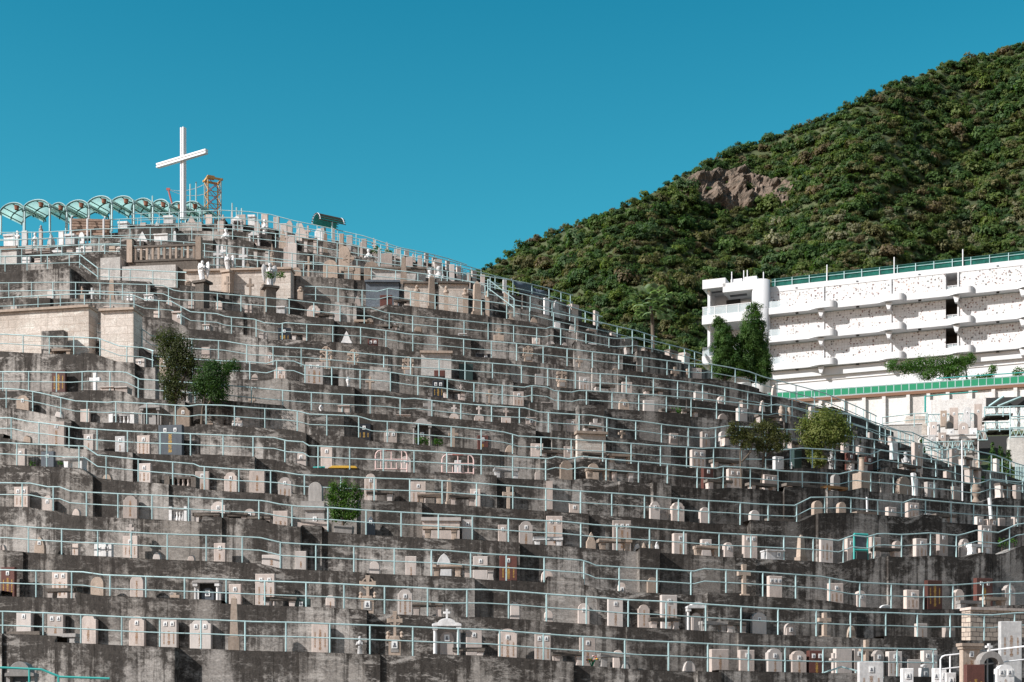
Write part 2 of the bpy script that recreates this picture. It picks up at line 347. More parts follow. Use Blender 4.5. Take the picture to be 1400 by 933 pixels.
T[13] = ([[(5,350),(33,349.6),(66,349),(107,347.4)], [(134,367),(149,367.5),(184,368.5),(219,370.5),(254,372)], [(416,391),(450,392.6),(483,396),(516,398),(532,394),(549,396.5),(582,401),(613,405),(643,409),(675,413),(703,417),(733,421),(760,428),(790,434),(820,440),(845,446),(872,452),(900,461)]], 905)
T[14] = ([[(5,340.6),(33,339.4),(65,337.7),(98,335),(129,333.4),(163,333)], [(278,351),(310,352.6),(345,355),(377,357.7),(411,360),(443,361.7),(475,364),(508,366),(556,371),(608,378),(646,386),(680,394),(720,403),(760,413),(797,424),(825,433)]], 838)
T[15] = ([[(5,328.6),(49,326),(80,325),(112,325),(146,324.5),(173,325),(212,328),(243,330),(276,332.5),(343,339),(404,346.5),(435,348.6),(466,353),(497,356),(527,360),(590,368),(640,374),(690,381),(720,386.5),(751,394),(785,404)]], 792)
T[16] = ([[(5,317.5),(60,317),(95,315),(130,313),(200,311),(260,310),(320,313),(380,319.5),(430,327),(480,335),(530,345),(580,354),(620,363),(660,372.5),(698,382)]], 704)
T[17] = ([[(150,300),(200,297.5),(260,296.5),(320,298),(370,303.5),(420,312),(470,321),(520,334),(570,346),(620,358),(660,369.5)]], 668)
T[18] = ([[(180,292),(240,290),(300,287),(340,289),(370,293),(400,301),(448,311),(496,322),(546,338),(582,345),(613,353),(640,362)]], 648)
NT_ = 18
RAILH = 1.03
YREF = {1:850,2:794,3:734,4:684,5:642,6:597,7:557,8:530,9:495.5,10:472.5,11:438,12:406,13:383,14:355.5,15:339.5,16:316,17:301.5,18:290}
def scale_px(y): return 22 + .0366 * (y - 385)
DK = {k: F / scale_px(y) for k, y in YREF.items()}
PX = [p for p in range(-400, 1721, 4)]
PHB = [(-400, -16), (0, -12), (150, -9), (350, -4), (600, 3), (800, 11), (1000, 22), (1200, 31), (1400, 35), (1720, 38)]
def interp(pts, x):
    if x <= pts[0][0]: return pts[0][1]
    for (a, b), (c, d) in zip(pts, pts[1:]):
        if x <= c: return b + (d - b) * (x - a) / (c - a)
    return pts[-1][1]
CURVE = {}
for k in T:
    xe = T[k][1]; ph = {}; c = {}
    for x in PX:
        p = interp(PHB, x); p *= {1: .55, 2: .55, 3: .6, 4: .65, 5: .8}.get(k, 1) if p > 0 else 1; t_ = max(0, min(1.0, (x - (xe - 150)) / 150))
        ph[x] = R(p + (74 - p) * t_ ** 1.7 if t_ > 0 else p)
    c[348] = 0.0; D = DK[k]
    # X = (x-700)/F*D ; dD = tan(phi) dX
    for rng_ in (range(352, 1721, 4), range(344, -401, -4)):
        D = DK[k]; px = 348
        for x in rng_:
            tp = math.tan(ph[px]); dx = x - px
            dD = tp * D / F * dx / max(.12, 1 - tp * (x - 700) / F)
            D += dD; c[x] = D; px = x
    c[348] = DK[k]
    CURVE[k] = (c, ph)
def Dof(k, x):
    c = CURVE[k][0]; a = max(-400, min(1716, int(math.floor(x / 4) * 4))); f = (x - a) / 4
    return c[a] * (1 - f) + c[a + 4] * f
def phi(k, x):
    p = CURVE[k][1]; return p[max(-400, min(1720, int(round(x / 4) * 4)))]
FULL = {k: sorted(set(p for run in T[k][0] for p in run)) for k in T}
def yrail(k, x):
    pts = FULL[k]
    if x > pts[-1][0]:
        (a, b), (c, d) = pts[-3], pts[-1]; return d + (x - c) * (d - b) / (c - a)
    return interp(pts, x)
def zfloor(k, x):
    if k == 0: return -1.2
    return (HZ - yrail(k, x)) / F * Dof(k, x) - RAILH
def edge(k, x):
    D = Dof(k, x); return Vector(((x - 700) / F * D, D, zfloor(k, x)))
def xstart(k): return {17: 146, 18: 176}.get(k, -140)
def xend(k): return min(T[k][1], 1690)

# sections of each wall: (x0, x1, how far it stands forward, tone)
SECT = {}
for k in range(1, NT_ + 1):
    x = xstart(k) - 10; L = []
    rr = random.Random(100 + k)
    while x < xend(k) + 20:
        w = rr.choice([26, 45, 60, 90, 130, 170]) * scale_px(YREF[k]) / 32
        off = rr.choice([0, 0, 0, .12, .3, .5, .22])
        L.append((x, x + w, off, rr.choice([0, .15, .3, .5, .75, 1.0]), rr.choice([0, 0, 0, .1, .22]) if off > .05 else 0)); x += w
    SECT[k] = L
def wallline(k):
    """points along the wall face: (x, P, off, seg, raise)"""
    out = []
    for (a, b, off, seg, up) in SECT[k]:
        a2, b2 = max(a, xstart(k)), min(b, xend(k))
        if b2 - a2 < 1: continue
        n = max(1, int((b2 - a2) / 8))
        for i in range(n + 1):
            x = a2 + (b2 - a2) * i / n; ph = phi(k, x); e = edge(k, x)
            nrm = Vector((math.sin(ph), -math.cos(ph), 0))
            out.append((x, e + nrm * (.07 + off), seg, up))
    return out
def sub_floor_z(k, x):
    if k == 1: return -1.3
    return zfloor(k - 1, x) - .25
for k in range(1, NT_ + 1):
    L = wallline(k); q = []; uv = []; sg = []; u = rng.uniform(0, 40)
    for (xa, A, sa, ua), (xb, B, sb, ub) in zip(L, L[1:]):
        d = (B - A).length
        za, zb = sub_floor_z(k, xa), sub_floor_z(k, xb)
        A2, B2 = A + Vector((0, 0, ua)), B + Vector((0, 0, ub))
        q.append(((A.x, A.y, za), (B.x, B.y, zb), tuple(B2), tuple(A2)))
        uv.append(((u, A2.z - za), (u + d, B2.z - zb), (u + d, 0), (u, 0))); sg.append(sb)
        # coping
        ia, ib = Vector((-math.sin(phi(k, xa)), math.cos(phi(k, xa)), 0)) * .75, Vector((-math.sin(phi(k, xb)), math.cos(phi(k, xb)), 0)) * .75
        if xb > xa:
            q.append((tuple(A2), tuple(B2), tuple(B2 + ib), tuple(A2 + ia))); uv.append(((u, 0), (u + d, 0), (u + d, .75), (u, .75))); sg.append(sb)
            if ua > 0:
                q.append((tuple(A2 + ia), tuple(B2 + ib), tuple(B + ib - Vector((0, 0, .2))), tuple(A + ia - Vector((0, 0, .2))))); uv.append(((u, 0), (u + d, 0), (u + d, .3), (u, .3))); sg.append(sb)
        u += d
    w = uvmesh('retaining_wall', q, 'concrete', None, sg, uv)
    tag(w, ('dark water-stained concrete retaining wall under the lowest full railing, along the bottom of the photo' if k == 1 else
            f'stained grey concrete retaining wall carrying the {ORD[k]} railed terrace counted up from the bottom'), 'retaining wall', 'terrace retaining walls')
    # terrace floor, from this wall back to the next
    q = []
    xs = list(range(int(xstart(k)), int(xend(k)), 12)) + [int(xend(k))]
    for a, b in zip(xs, xs[1:]):
        pts = []
        for x in (a, b):
            e = edge(k, x) - Vector((0, 0, .04)); inn = Vector((-math.sin(phi(k, x)), math.cos(phi(k, x)), 0))
            if k < NT_ and xstart(k + 1) <= x <= xend(k + 1):
                bk = edge(k + 1, x); bk.z = e.z
            else:
                bk = e + inn * 4.0; bk.z = e.z - .02
            pts.append((e, bk))
        q.append((tuple(pts[0][0]), tuple(pts[1][0]), tuple(pts[1][1]), tuple(pts[0][1])))
    p = uvmesh('terrace_path', q, 'path'); p['kind'] = 'structure'
# top of the hill behind the last terraces
q = []
for a in range(-140, 640, 20):
    row = []
    for x in (a, a + 20):
        k = 18 if x >= 176 else 16
        e = edge(k, x); row.append([e + Vector((0, 3.5, -.15)), e + Vector((0, 14, -1.2)), e + Vector((4, 40, -14))])
    for j in (0, 1): q.append((tuple(row[0][j]), tuple(row[1][j]), tuple(row[1][j + 1]), tuple(row[0][j + 1])))
p = uvmesh('hilltop_ground', q, 'soil'); p['kind'] = 'structure'
g = MB().add([(-900, -60, -1.4), (900, -60, -1.4), (900, 900, -1.4), (-900, 900, -1.4)], [(0, 1, 2, 3)]).obj('ground', 'path'); g['kind'] = 'structure'

# ------------------------------------------------------------------ railings
POST = MB().tube([(0, 0, -.12), (0, 0, RAILH)], .03, 6).mesh('post', 'rail')
def railing(k, run, label, paint='rail', lift=0):
    x0, x1 = run[0][0], run[-1][0]
    xs = sorted(set([p[0] for p in run] + [x0 + (x1 - x0) * i / max(1, int((x1 - x0) / 10)) for i in range(int((x1 - x0) / 10) + 1)]))
    if x0 <= 6: xs = [-120, -60] + xs
    if x1 > 1380: xs += [1440, 1500, 1560, 1620, 1680]
    pts = []
    for x in xs:
        D = Dof(k, x); ph = phi(k, x)
        pts.append(Vector(((x - 700) / F * D, D, (HZ - yrail(k, x)) / F * D)) - Vector((math.sin(ph), -math.cos(ph), 0)) * .1)
    # drop near-duplicate points
    P = [pts[0]]
    for p in pts[1:]:
        if (p - P[-1]).length > .12: P.append(p)
    o = thing('railing', label, 'railing', tuple(P[0] - Vector((0, 0, RAILH))), 0, 'pipe railings along the terraces')
    rel = [p - P[0] + Vector((0, 0, RAILH)) for p in P]
    MB().tube(rel, .031, 6).obj('top_rail', paint, o, True)
    MB().tube([p - Vector((0, 0, .50)) for p in rel], .025, 6).obj('mid_rail', paint, o, True)
    acc = 0; nxt = .7; n = 0
    for a, b in zip(rel, rel[1:]):
        d = (b - a).length
        while nxt <= acc + d and n < 98:
            p = a + (b - a) * ((nxt - acc) / d); po = link('post', POST if paint == 'rail' else POST_T, o); po.location = (p.x, p.y, p.z - RAILH)
            nxt += 1.5 * (1 + .03 * ((n * 7) % 5 - 2)); n += 1
        acc += d
    return o
POST_T = POST.copy(); POST_T.materials.clear(); POST_T.materials.append(M['teal'])
for k in T:
    runs = T[k][0]
    for i, run in enumerate(runs):
        base = f'pale cyan two-bar pipe railing along the {ORD[k]} terrace up from the bottom'
        if k == 1: base = 'pale cyan two-bar pipe railing lowest on the slope, ending beside the white bottom-right tombs'
        elif k == 18: base = 'pale cyan pipe railing drawn against the sky along the topmost terrace, near the cross'
        elif len(runs) > 1:
            pos = {(9, 0): 'short left run of', (9, 1): 'long run of', (13, 0): 'leftmost run of', (13, 1): 'run before the pale slab of', (13, 2): 'long right run of', (14, 0): 'left run of', (14, 1): 'right run of'}[(k, i)]
            base = f'{pos} the pale cyan pipe railing on the {ORD[k]} terrace up'
        railing(k, run, base)
# ------------------------------------------------------------------ graves
# kind colour+portraits(+L lettering) x width top   (photo pixels; the depth comes from the terrace)
G = {}
G[1] = """r p1 34 22 836;b n 33 54 864;r p2L 77 23 839;b g 87 43 867;s p0L 122 23 841;s p1L 188 22 842;r p2L 232 23 846;s p2L 275 30 847;o t 320 15 814;
r p0L 438 23 853;v w 492 11 870;k t1 540 22 836;m w1 611 40 845;r p1 648 22 861;b n 641 44 886;s p1L 694 26 860;r p2L 742 22 866;b n 776 43 892;r p1L 803 22 872;f f 809 10 903;
a p0 845 14 889;b g 839 41 894;d p0 942 17 904;r p0L 983 25 888;r p1 1020 21 889;s p1L 1058 21 887;s p1L 1091 21 890;r r2L 1115 22 890;r p0 1152 24 887;x p 1139 9 893;r p1L 1173 15 887;x t 1184 18 875;
s p1L 1200 15 889;r p1L 1222 20 891;r p0 1248 20 902;r p2 1270 21 890;c w1 1263 11 908"""
G[2] = """r r1L 12 20 776;r p2L 83 23 781;b n 87 45 805;a t0 134 19 789;a p0L 188 19 787;x t 240 14 811;m e1 284 38 788;r p1 322 17 799;r p2L 363 27 785;b n 384 45 817;r e1 412 25 819;a p0L 452 13 814;
k t1 503 23 787;s p1L 554 20 806;b n 585 42 825;a p0 704 13 824;a p0 750 12 835;a p1 798 16 825;r p1L 841 21 819;s p0L 880 16 827;r p1L 914 22 814;b n 908 42 845;m w0 952 31 823;b g 975 36 850;b n 1005 26 851;
s p1 1037 20 838;a p1 1080 14 852;x t 1127 18 838;d t0 1164 11 856;r p0L 1259 15 853;r p0L 1297 15 857"""
G[3] = """d p0 4 9 745;g t1 55 15 734;r p0L 103 12 744;r w2 142 26 744;c p1L 179 21 717;d p0 215 11 756;d p0 262 10 759;r p1L 301 16 743;r p0L 372 27 759;r p0L 412 15 754;a p0 512 15 768;r p0L 562 15 761;g w0 607 21 757;
b t 612 40 773;b n 655 44 774;r p1 657 20 761;r r1L 695 24 760;a p0 748 16 780;a p1 850 11 797;s t0 892 15 790;x t 1017 18 772;r p3 1059 19 788;r p1L 1142 20 798;s p1 1176 14 808;d w0 1211 17 827;
r p1L 1246 19 807;r r0L 1276 23 794;s p0L 1310 14 806;r r2L 1344 25 791;s p1 1379 16 800;b g 1325 33 822;b t 1358 34 817"""
G[4] = """r p2L 30 20 666;s p1L 66 15 678;d p0 105 11 696;s p0L 179 20 678;h w0 246 25 694;s p1L 299 20 686;b n 284 38 702;b n 322 36 703;a p1 342 16 696;b n 356 32 706;r p0L 384 20 699;M g1 432 28 660;g u1 507 12 706;
w p0 603 54 709;b t 603 50 720;r p1 639 15 711;r p1 687 12 718;s p1L 719 19 713;r p2L 758 22 706;b w 749 40 735;p t0 808 13 728;r p3L 850 25 712;b t 840 46 738;d w0 871 8 744;p t0 880 5 742;d t0 889 7 743;p w0 898 5 741;
r p1L 929 19 730;r p1 965 14 738;b t 966 34 747;s p1L 995 13 742;r p2L 1025 19 731;w w1 1056 26 753;o t 1095 12 731;r p0L 1129 18 737;r p1 1162 13 737;r p0L 1196 15 735;b n 1210 38 750;a p0 1226 11 740;
r p1L 1258 18 737;r p1L 1288 14 730;s p1 1318 13 737;r p2L 1347 18 719;b w 1338 30 745"""
G[5] = """r p1 29 14 614;r u1 66 19 618;b w 103 30 626;d t0 147 13 649;r p1L 198 19 634;h n0 249 44 652;r p1L 277 19 645;s p1L 316 18 646;r p0L 352 21 644;s p1L 390 19 653;s p1L 507 17 648;b n 520 37 672;r p1L 572 21 659;
b t 588 34 676;b n 632 36 678;o t 614 9 654;r p1 650 14 669;x t 695 16 666;r p1 785 14 688;s p1 895 14 686;s p1 926 18 687;s p0 963 14 694;a p0 1031 13 698;b n 1067 40 710;a t0 1117 13 685;a t0 1150 11 687;
b t 1184 35 701;r p1L 1218 13 694;r p2L 1247 17 688;b n 1290 32 704;r w0 1268 8 703;r p1 1338 11 707;w p1 1351 11 711;r p0 1368 10 709;r p1 1388 8 707"""
G[6] = """a t0 38 11 596;r p1L 78 23 577;r p1L 122 14 594;r w1L 165 14 597;r p1L 197 18 596;r u2L 234 34 582;r p1 412 15 620;r p1 447 16 612;a p1 555 14 624;r w0 626 9 630;b w 692 34 641;a p0 735 8 645;s t0 774 17 630;
a t0 811 15 634;b t 817 32 641;b n 850 32 643;r r1 967 15 640;r p2L 1004 20 642;b n 982 36 657;r p2 1052 20 650;b n 1042 44 662;b n 1092 44 663;a g0 1142 11 649;b o 1141 34 666;l t 1178 15 626;a t0 1235 20 652;g w0 1234 13 660;
r p2L 1272 16 660;r p0 1306 12 666;q t 1334 12 661;l w 1251 6 647;b n 1371 20 662;r p1 1390 9 664"""
G[7] = """s t1 32 18 541;d p1 81 12 562;r p0 117 13 560;h w0 169 36 566;m g0 207 29 551;s t1 251 19 557;d t0 288 10 576;c p3 325 14 571;r k1L 498 18 580;s p2 534 18 587;m g1 577 27 573;x t 620 14 586;r r1L 660 15 596;
d t0 697 13 609;r p1 734 17 607;r p1L 777 13 611;b n 754 30 617;w t0 807 36 600;a t0 816 16 608;b n 812 34 620;b t 848 34 622;r p2L 954 20 616;b n 990 38 630;r w1 1064 13 625;v w 1082 7 632;r e0 1089 12 616;
v w 1137 10 617;r r1 1162 11 620;b n 1172 30 632;r r1 1187 10 625;v w 1238 9 618;b n 1243 30 637;r p1L 1254 14 606;r p0 1295 8 645;b n 1330 22 640;v t 1386 6 664"""
G[8] = """r r0L 81 20 507;x w 130 15 510;w p0 150 20 531;w p0 169 18 531;m g1 245 33 534;x t 345 10 540;q w 439 6 554;w p0 471 17 556;w p0 552 20 569;x g 587 17 544;c p0L 621 13 554;c p0L 655 13 554;c p0L 692 13 558;
r p1L 726 14 571;r p0 756 14 573;r p1 782 16 574;x p 814 16 573;b n 810 25 583;x t 850 9 589;r p1 921 11 593;r p1L 964 12 591;b n 1000 26 597;a p0 988 9 590;b n 1086 15 605;r p1 1155 9 606;s p1 1176 9 609;r w0 1222 9 606;r p1 1304 12 614;b n 1320 16 626;
q t 1338 7 629;r p0 1362 7 628"""
G[9] = """v w 62 10 460;b t 84 32 478;r p2 108 16 470;r p1L 149 20 471;r p0 164 9 475;r p1 192 14 491;r t1 226 15 490;d p1 349 11 512;s p1L 383 16 502;r p2L 430 24 496;q w 476 6 515;x t 506 12 515;r k2L 599 16 521;
b n 621 32 534;c p0 630 7 526;x t 669 9 533;r p1L 709 14 536;w p0 745 12 552;a t1 853 14 546;r p0 887 15 548;b n 912 20 560;b n 942 22 561;d p0 988 13 566;r p1 1014 14 559;b n 1050 34 568;q t 1068 7 554;q t 1079 6 556;
r p0 1168 6 590;r p0 1189 6 592;r p1 1219 8 597"""
G[10] = """r p0 41 12 463;r p0 26 9 466;r p0 282 12 475;s p1L 369 13 482;k t0 446 17 474;k t0 483 16 478;d p0 522 9 504;r r0 601 15 507;k t0 558 16 488;r e0 637 19 498;r g0 737 11 512;k t0 768 14 505;r p1L 799 14 516;b n 826 28 527;
r p1 857 14 523;b n 893 26 533;r p0 958 18 536;a p1 986 10 542;b n 1023 22 549;d p0 1042 8 548;r p0 1110 7 557"""
G[11] = """r p0 20 10 418;d p0 66 9 424;s p0 112 11 420;r w0 170 10 424;r p0 215 9 426;c t0 128 8 418;x t 82 13 418;w p0 48 12 425;r p1 149 14 419;w p1 244 14 428;w p1 284 11 446;r p0 360 11 456;r k1L 389 17 449;b n 410 20 456;p w0 474 15 453;r r2 510 14 464;w k1 660 20 486;k t0 722 14 474;x t 792 9 487;d t0 841 9 503;
x t 923 11 502;r p1 952 13 504;r t0 940 4 505;d p0 1058 7 527"""
G[12] = """r t0L 32 15 381;a p0 70 10 396;c t0 112 9 392;r w0 178 9 403;d p0 232 9 408;r p0 262 9 410;x w 126 8 394;s p0 300 9 412;r p0 340 10 416;w w0 385 12 421;o t 153 11 381;w w1 206 14 405;s p1L 429 18 418;b n 443 28 430;r p0 459 14 426;a t0 506 11 436;b t 497 26 440;b n 530 30 445;d w0 540 9 443;a t0 572 11 447;w w0 632 12 458;c t0 682 14 449;r p1 733 11 461;
d p0 753 11 467;d p1 772 8 469;w w1 808 11 472;b n 862 14 474;b n 885 12 476;b n 918 14 480;w p0 934 8 484"""
G[13] = """l t 258 8 384;x t 311 9 378;x t 342 10 381;l t 360 9 388;l t 411 9 392;d p0 489 11 405;r r2 528 17 404;b n 550 24 411;r p1 603 10 404;o t 590 13 376;o t 652 16 384;l t 570 8 390;l t 610 7 391;l t 636 8 394;l t 666 7 398;c t0 698 13 425;d t0 730 10 434;r w1 762 8 441;d p0 782 8 444;w p0 807 12 452;r p0 838 7 455"""
G[14] = """r w0 36 12 352;r p0 52 9 354;a p0 66 8 353;r t0 84 10 354;r w0 98 9 355;s p0 112 10 351;x p 126 8 348;r p0 150 9 350;x w 298 12 336;x w 333 12 339;c t0 339 5 349;x t 422 9 351;a t0 405 15 366;k t0 477 16 345;r t0 484 18 364;a t0 452 20 356;a t0 508 20 358;o t 552 12 350;c t0 567 8 372;d p0 668 9 420;r t0 692 6 400;r w1 747 7 408;d w0 760 10 411;w p0 782 10 418;r p0 815 7 426"""
G[15] = """r p0 40 10 336;a p0 50 7 339;c t0 66 7 334;r w0 108 7 339;x w 115 8 335;r t0 154 9 337;s p0 163 8 338;a w0 190 8 339;r p0 200 9 341;p w0 78 16 340;q w 143 9 334;r p0 122 10 338;r p0 96 9 341;w t0 18 24 347;w p0 60 26 350;x w 304 11 335;p t0 372 8 333;l t 372 5 345;o w 518 5 339;r p3 529 15 347;a t0 471 14 337;r p1 400 12 333;c p0 392 8 318;b n 358 22 341;r p0 560 9 352;
x p 584 7 356;v w 600 8 364;s p0 640 7 373;r p0 618 7 362;v w 588 8 367;r w0 690 5 383;r p0 660 6 376"""
G[16] = """s w0 112 8 318;w w0 16 18 322;r w0 34 8 316;l p 56 5 308;p w0 70 10 320;r w0 84 7 317;w w0 98 14 322;v w 48 6 318;x w 24 7 316;p w0 195 14 317;o w 239 6 316;w w0 222 20 322;m w0 348 15 317;v w 309 8 312;p t0 387 10 314;r p1 398 11 322;o t 445 8 318;r t0 467 6 320;o p 494 6 331;b n 425 18 327;r p0 437 7 338;v w 504 7 340;s p1 512 7 344;r r1 555 8 350;x p 540 6 341;
r p0 574 6 350;w p0 598 10 357;r p1 627 6 364;r p0 648 6 370"""
G[17] = """w w0 170 14 305;p w0 215 12 303;r p0 196 8 305;m w0 325 14 297;r p0 302 9 303;s p0 352 8 303;s w0 436 11 313;r p1 388 9 306;p p0 412 16 305;v w 362 6 300;x p 421 7 309;o p 456 6 312;r p0 478 8 322;r p1 498 7 327;x p 512 6 329;c p0 530 7 334;r p0 545 7 340;d p0 565 7 347;
r p0 594 6 352;r p0 612 5 357"""
G[18] = """r p0 330 12 294;w w0 345 10 296;r p1 362 9 293;x p 305 6 294;o w 317 4 289;r p0 286 9 294;r p0 378 8 297;s p0 396 8 302;p p0 262 12 295;w w0 232 14 297;r p0 409 7 306;r p0 442 7 312;x p 511 6 326;c p0 529 6 331;r p0 556 6 342;r p0 583 5 347"""

CNAME = {'p': 'pink granite', 'g': 'grey granite', 't': 'tan sandstone', 'w': 'white marble', 'k': 'black granite', 'r': 'dark red granite', 'e': 'dark green granite', 'u': 'blue-grey slate', 'n': 'weathered grey stone', 'o': 'varnished timber'}
def outline(kd, w, h):
    a = w / 2
    if kd in ('r', 'w', 'c'): return [(-a, 0), (a, 0), (a, h), (-a, h)]
    if kd == 'a':
        rz = min(a, h * .55); return [(-a, 0), (a, 0)] + [(a * math.cos(t), h - rz + rz * math.sin(t)) for t in np.linspace(0, PI, 11)]
    if kd == 'd': return [(-a, 0), (a, 0)] + [(a * math.cos(t), h * .25 + h * .75 * math.sin(t)) for t in np.linspace(0, PI, 11)]
    if kd == 's':
        s = h * .86; b = a * .8
        return [(-a, 0), (a, 0), (a, s), (b, s + h * .02)] + [(b * .96 * math.cos(t), s + h * .02 + h * .12 * math.sin(t)) for t in np.linspace(.15, PI - .15, 9)] + [(-b, s + h * .02), (-a, s)]
    if kd == 'p': return [(-a, 0), (a, 0), (a, h * .62), (a * .8, h * .66), (a * .25, h * .92), (0, h), (-a * .25, h * .92), (-a * .8, h * .66), (-a, h * .62)]
    if kd == 'g': return [(-a, 0), (a, 0), (a, h * .5), (a * .93, h * .64), (a * .72, h * .8), (a * .4, h * .92), (0, h), (-a * .4, h * .92), (-a * .72, h * .8), (-a * .93, h * .64), (-a, h * .5)]
def cross_out(w, h, t, z=0, arm=.66, flare=.0):
    a = w / 2; b = t / 2; zc = z + h * arm
    return [(-b, z), (b, z), (b, zc - b), (a, zc - b * (1 + flare)), (a, zc + b * (1 + flare)), (b, zc + b), (b * (1 + flare), z + h), (-b * (1 + flare), z + h), (-b, zc + b), (-a, zc + b * (1 + flare)), (-a, zc - b * (1 + flare)), (-b, zc - b)]
# lettering : carved columns of characters
TXT = {}
def text_mesh(s):
    c = bpy.data.curves.new('lettering', 'FONT'); c.body = '\n'.join(s); c.align_x = 'CENTER'; c.space_line = .8; c.resolution_u = 1
    o = bpy.data.objects.new('lettering', c); COL.objects.link(o); dg = bpy.context.evaluated_depsgraph_get()
    me = bpy.data.meshes.new_from_object(o.evaluated_get(dg)); bpy.data.objects.remove(o)
    v = np.empty(len(me.vertices) * 3); me.vertices.foreach_get('co', v); v = v.reshape(-1, 3)
    lo, hi = v.min(0), v.max(0); v = (v - (lo + hi) / 2) / (hi[1] - lo[1])
    fs = [tuple(p.vertices) for p in me.polygons]; return v, fs
for i, s in enumerate(('安息主懷永生之墓', '永遠懷念安息主懷', '永遠懷念', '安息主懷')): TXT[i] = text_mesh(s)
LET = {}
def lettering(parent, w, h, y, z0, z1, colr, seed, wide):
    """one main column and, on the wide stones, two finer ones"""
    key = (round(w, 1), round(h, 1), colr, seed % 3, wide)
    if key not in LET:
        mb = MB(); n8 = (z1 - z0) > .62; cols = [(0, .17 * w, seed % 2 if n8 else 2 + seed % 2)]
        if wide: cols += [(-w * .3, w * .095, (seed + 1) % 2), (w * .3, w * .095, seed % 2)]
        for cx, cw, ti in cols:
            v, fs = TXT[ti]; H = (z1 - z0) * (.98 if cx == 0 else .8); wd = max(1e-3, v[:, 0].max() - v[:, 0].min())
            H = min(H, cw * (9.5 if ti < 2 else 5))
            mb.add([(cx + p[0] * cw / wd, 0, (z0 + z1) / 2 + p[1] * H) for p in v], fs)
        LET[key] = mb.mesh('inscription', 'gold' if colr in 'rkeu' else 'ink')
    o = link('inscription', LET[key], parent); o.location = (0, y, 0); return o
PM = {}
def portrait_mesh(s):
    if s not in PM:
        mb = MB(); mb.box((0, 0, 0), (s * .8, .02, s), mi=0)
        mb.prism([(-s * .24, -s * .34), (s * .24, -s * .34), (s * .22, -s * .12), (s * .1, -s * .04), (s * .14, s * .1), (s * .1, s * .24), (0, s * .29), (-s * .1, s * .24), (-s * .14, s * .1), (-s * .1, -s * .04), (-s * .22, -s * .12)], .01, -.014, .002, 1)
        PM[s] = mb.mesh('portrait', ['photo_white', 'photo_dark'])
    return PM[s]
# ring of a celtic cross, angel, urn ...
def ring(mb, R1, R0, t, cz, n=16, y=0):
    vs = []; fs = []
    for i in range(n):
        a = 2 * PI * i / n
        for r in (R1, R0):
            for yy in (-t / 2, t / 2): vs.append((r * math.cos(a), y + yy, cz + r * math.sin(a)))
    for i in range(n):
        j = (i + 1) % n; a, b = i * 4, j * 4
        fs += [(a, a + 1, b + 1, b), (a + 2, b + 2, b + 3, a + 3), (a, b, b + 2, a + 2), (a + 1, a + 3, b + 3, b + 1)]
    mb.add(vs, fs)
def angel(mb, h, wings=True):
    mb.lathe([(h * .13, 0), (h * .15, h * .03), (h * .11, h * .25), (h * .10, h * .42), (h * .085, h * .54), (h * .115, h * .64), (h * .12, h * .74), (h * .075, h * .79), (h * .04, h * .82), (h * .04, h * .84), (h * .068, h * .88), (h * .075, h * .93), (h * .055, h * .98), (h * .015, h)], 10, sy=.85)
    for sx in (-1, 1):   # arms folded to the breast
        mb.tube([(sx * h * .115, 0, h * .74), (sx * h * .15, -h * .06, h * .6), (sx * h * .03, -h * .14, h * .64)], h * .045, 6, r2=h * .03)
    for i in range(7):   # folds of the robe
        a = -PI + PI * i / 6; mb.tube([(h * .13 * math.cos(a), h * .11 * math.sin(a), h * .01), (h * .085 * math.cos(a), h * .075 * math.sin(a), h * .5)], h * .018, 4)
    if wings:
        for sx in (-1, 1):
            o = [(.05, .74), (.16, .92), (.27, .96), (.33, .8), (.31, .55), (.25, .3), (.19, .16), (.15, .4), (.06, .52)]
            o = [(sx * x * h, z * h) for x, z in o]
            if sx > 0: o = o[::-1]
            mb.prism(o[::-1] if sx > 0 else o[::-1], h * .045, h * .12, h * .01)

ITEMS = []
for k in G:
    for s in G[k].replace('\n', '').split(';'):
        s = s.strip()
        if s:
            a = s.split(); ITEMS.append([k, a[0], a[1][0], int(a[1][1]) if len(a[1]) > 1 and a[1][1].isdigit() else 0, 'L' in a[1], float(a[2]), float(a[3]), float(a[4])])
KIND = {'r': ('headstone', 'headstone'), 'a': ('headstone', 'headstone'), 's': ('headstone', 'headstone'), 'p': ('headstone', 'headstone'), 'g': ('headstone', 'headstone'), 'd': ('grave_marker', 'grave marker'), 'c': ('headstone', 'headstone'),
        'x': ('stone_cross', 'cross'), 'k': ('celtic_cross', 'cross'), 'o': ('obelisk', 'obelisk'), 'b': ('stone_bench', 'bench'), 'm': ('tomb_portico', 'tomb'), 'w': ('low_tomb', 'tomb'), 'h': ('balustraded_tomb', 'tomb'), 'l': ('stone_pillar', 'pillar'),
        'q': ('stone_urn', 'urn'), 'v': ('angel_statue', 'statue'), 'f': ('flower_bouquet', 'flowers'), 'M': ('stepped_monument', 'monument')}
GRP = {'headstone': 'headstones on the terraces', 'grave_marker': 'low rounded grave markers', 'stone_cross': 'stone crosses on the graves', 'celtic_cross': 'ringed crosses on pedestals', 'obelisk': 'obelisks on the terraces',
       'stone_bench': 'offering benches before the graves', 'low_tomb': 'low block tombs', 'tomb_portico': 'columned tomb porticoes', 'stone_urn': 'stone urns', 'angel_statue': 'statues on the graves', 'stone_pillar': 'stone pillars'}
SHAPE = {'r': 'square-topped', 'a': 'round-arched', 's': 'shouldered', 'p': 'gabled', 'g': 'pointed-arch', 'c': 'cross-topped', 'd': 'half-round'}
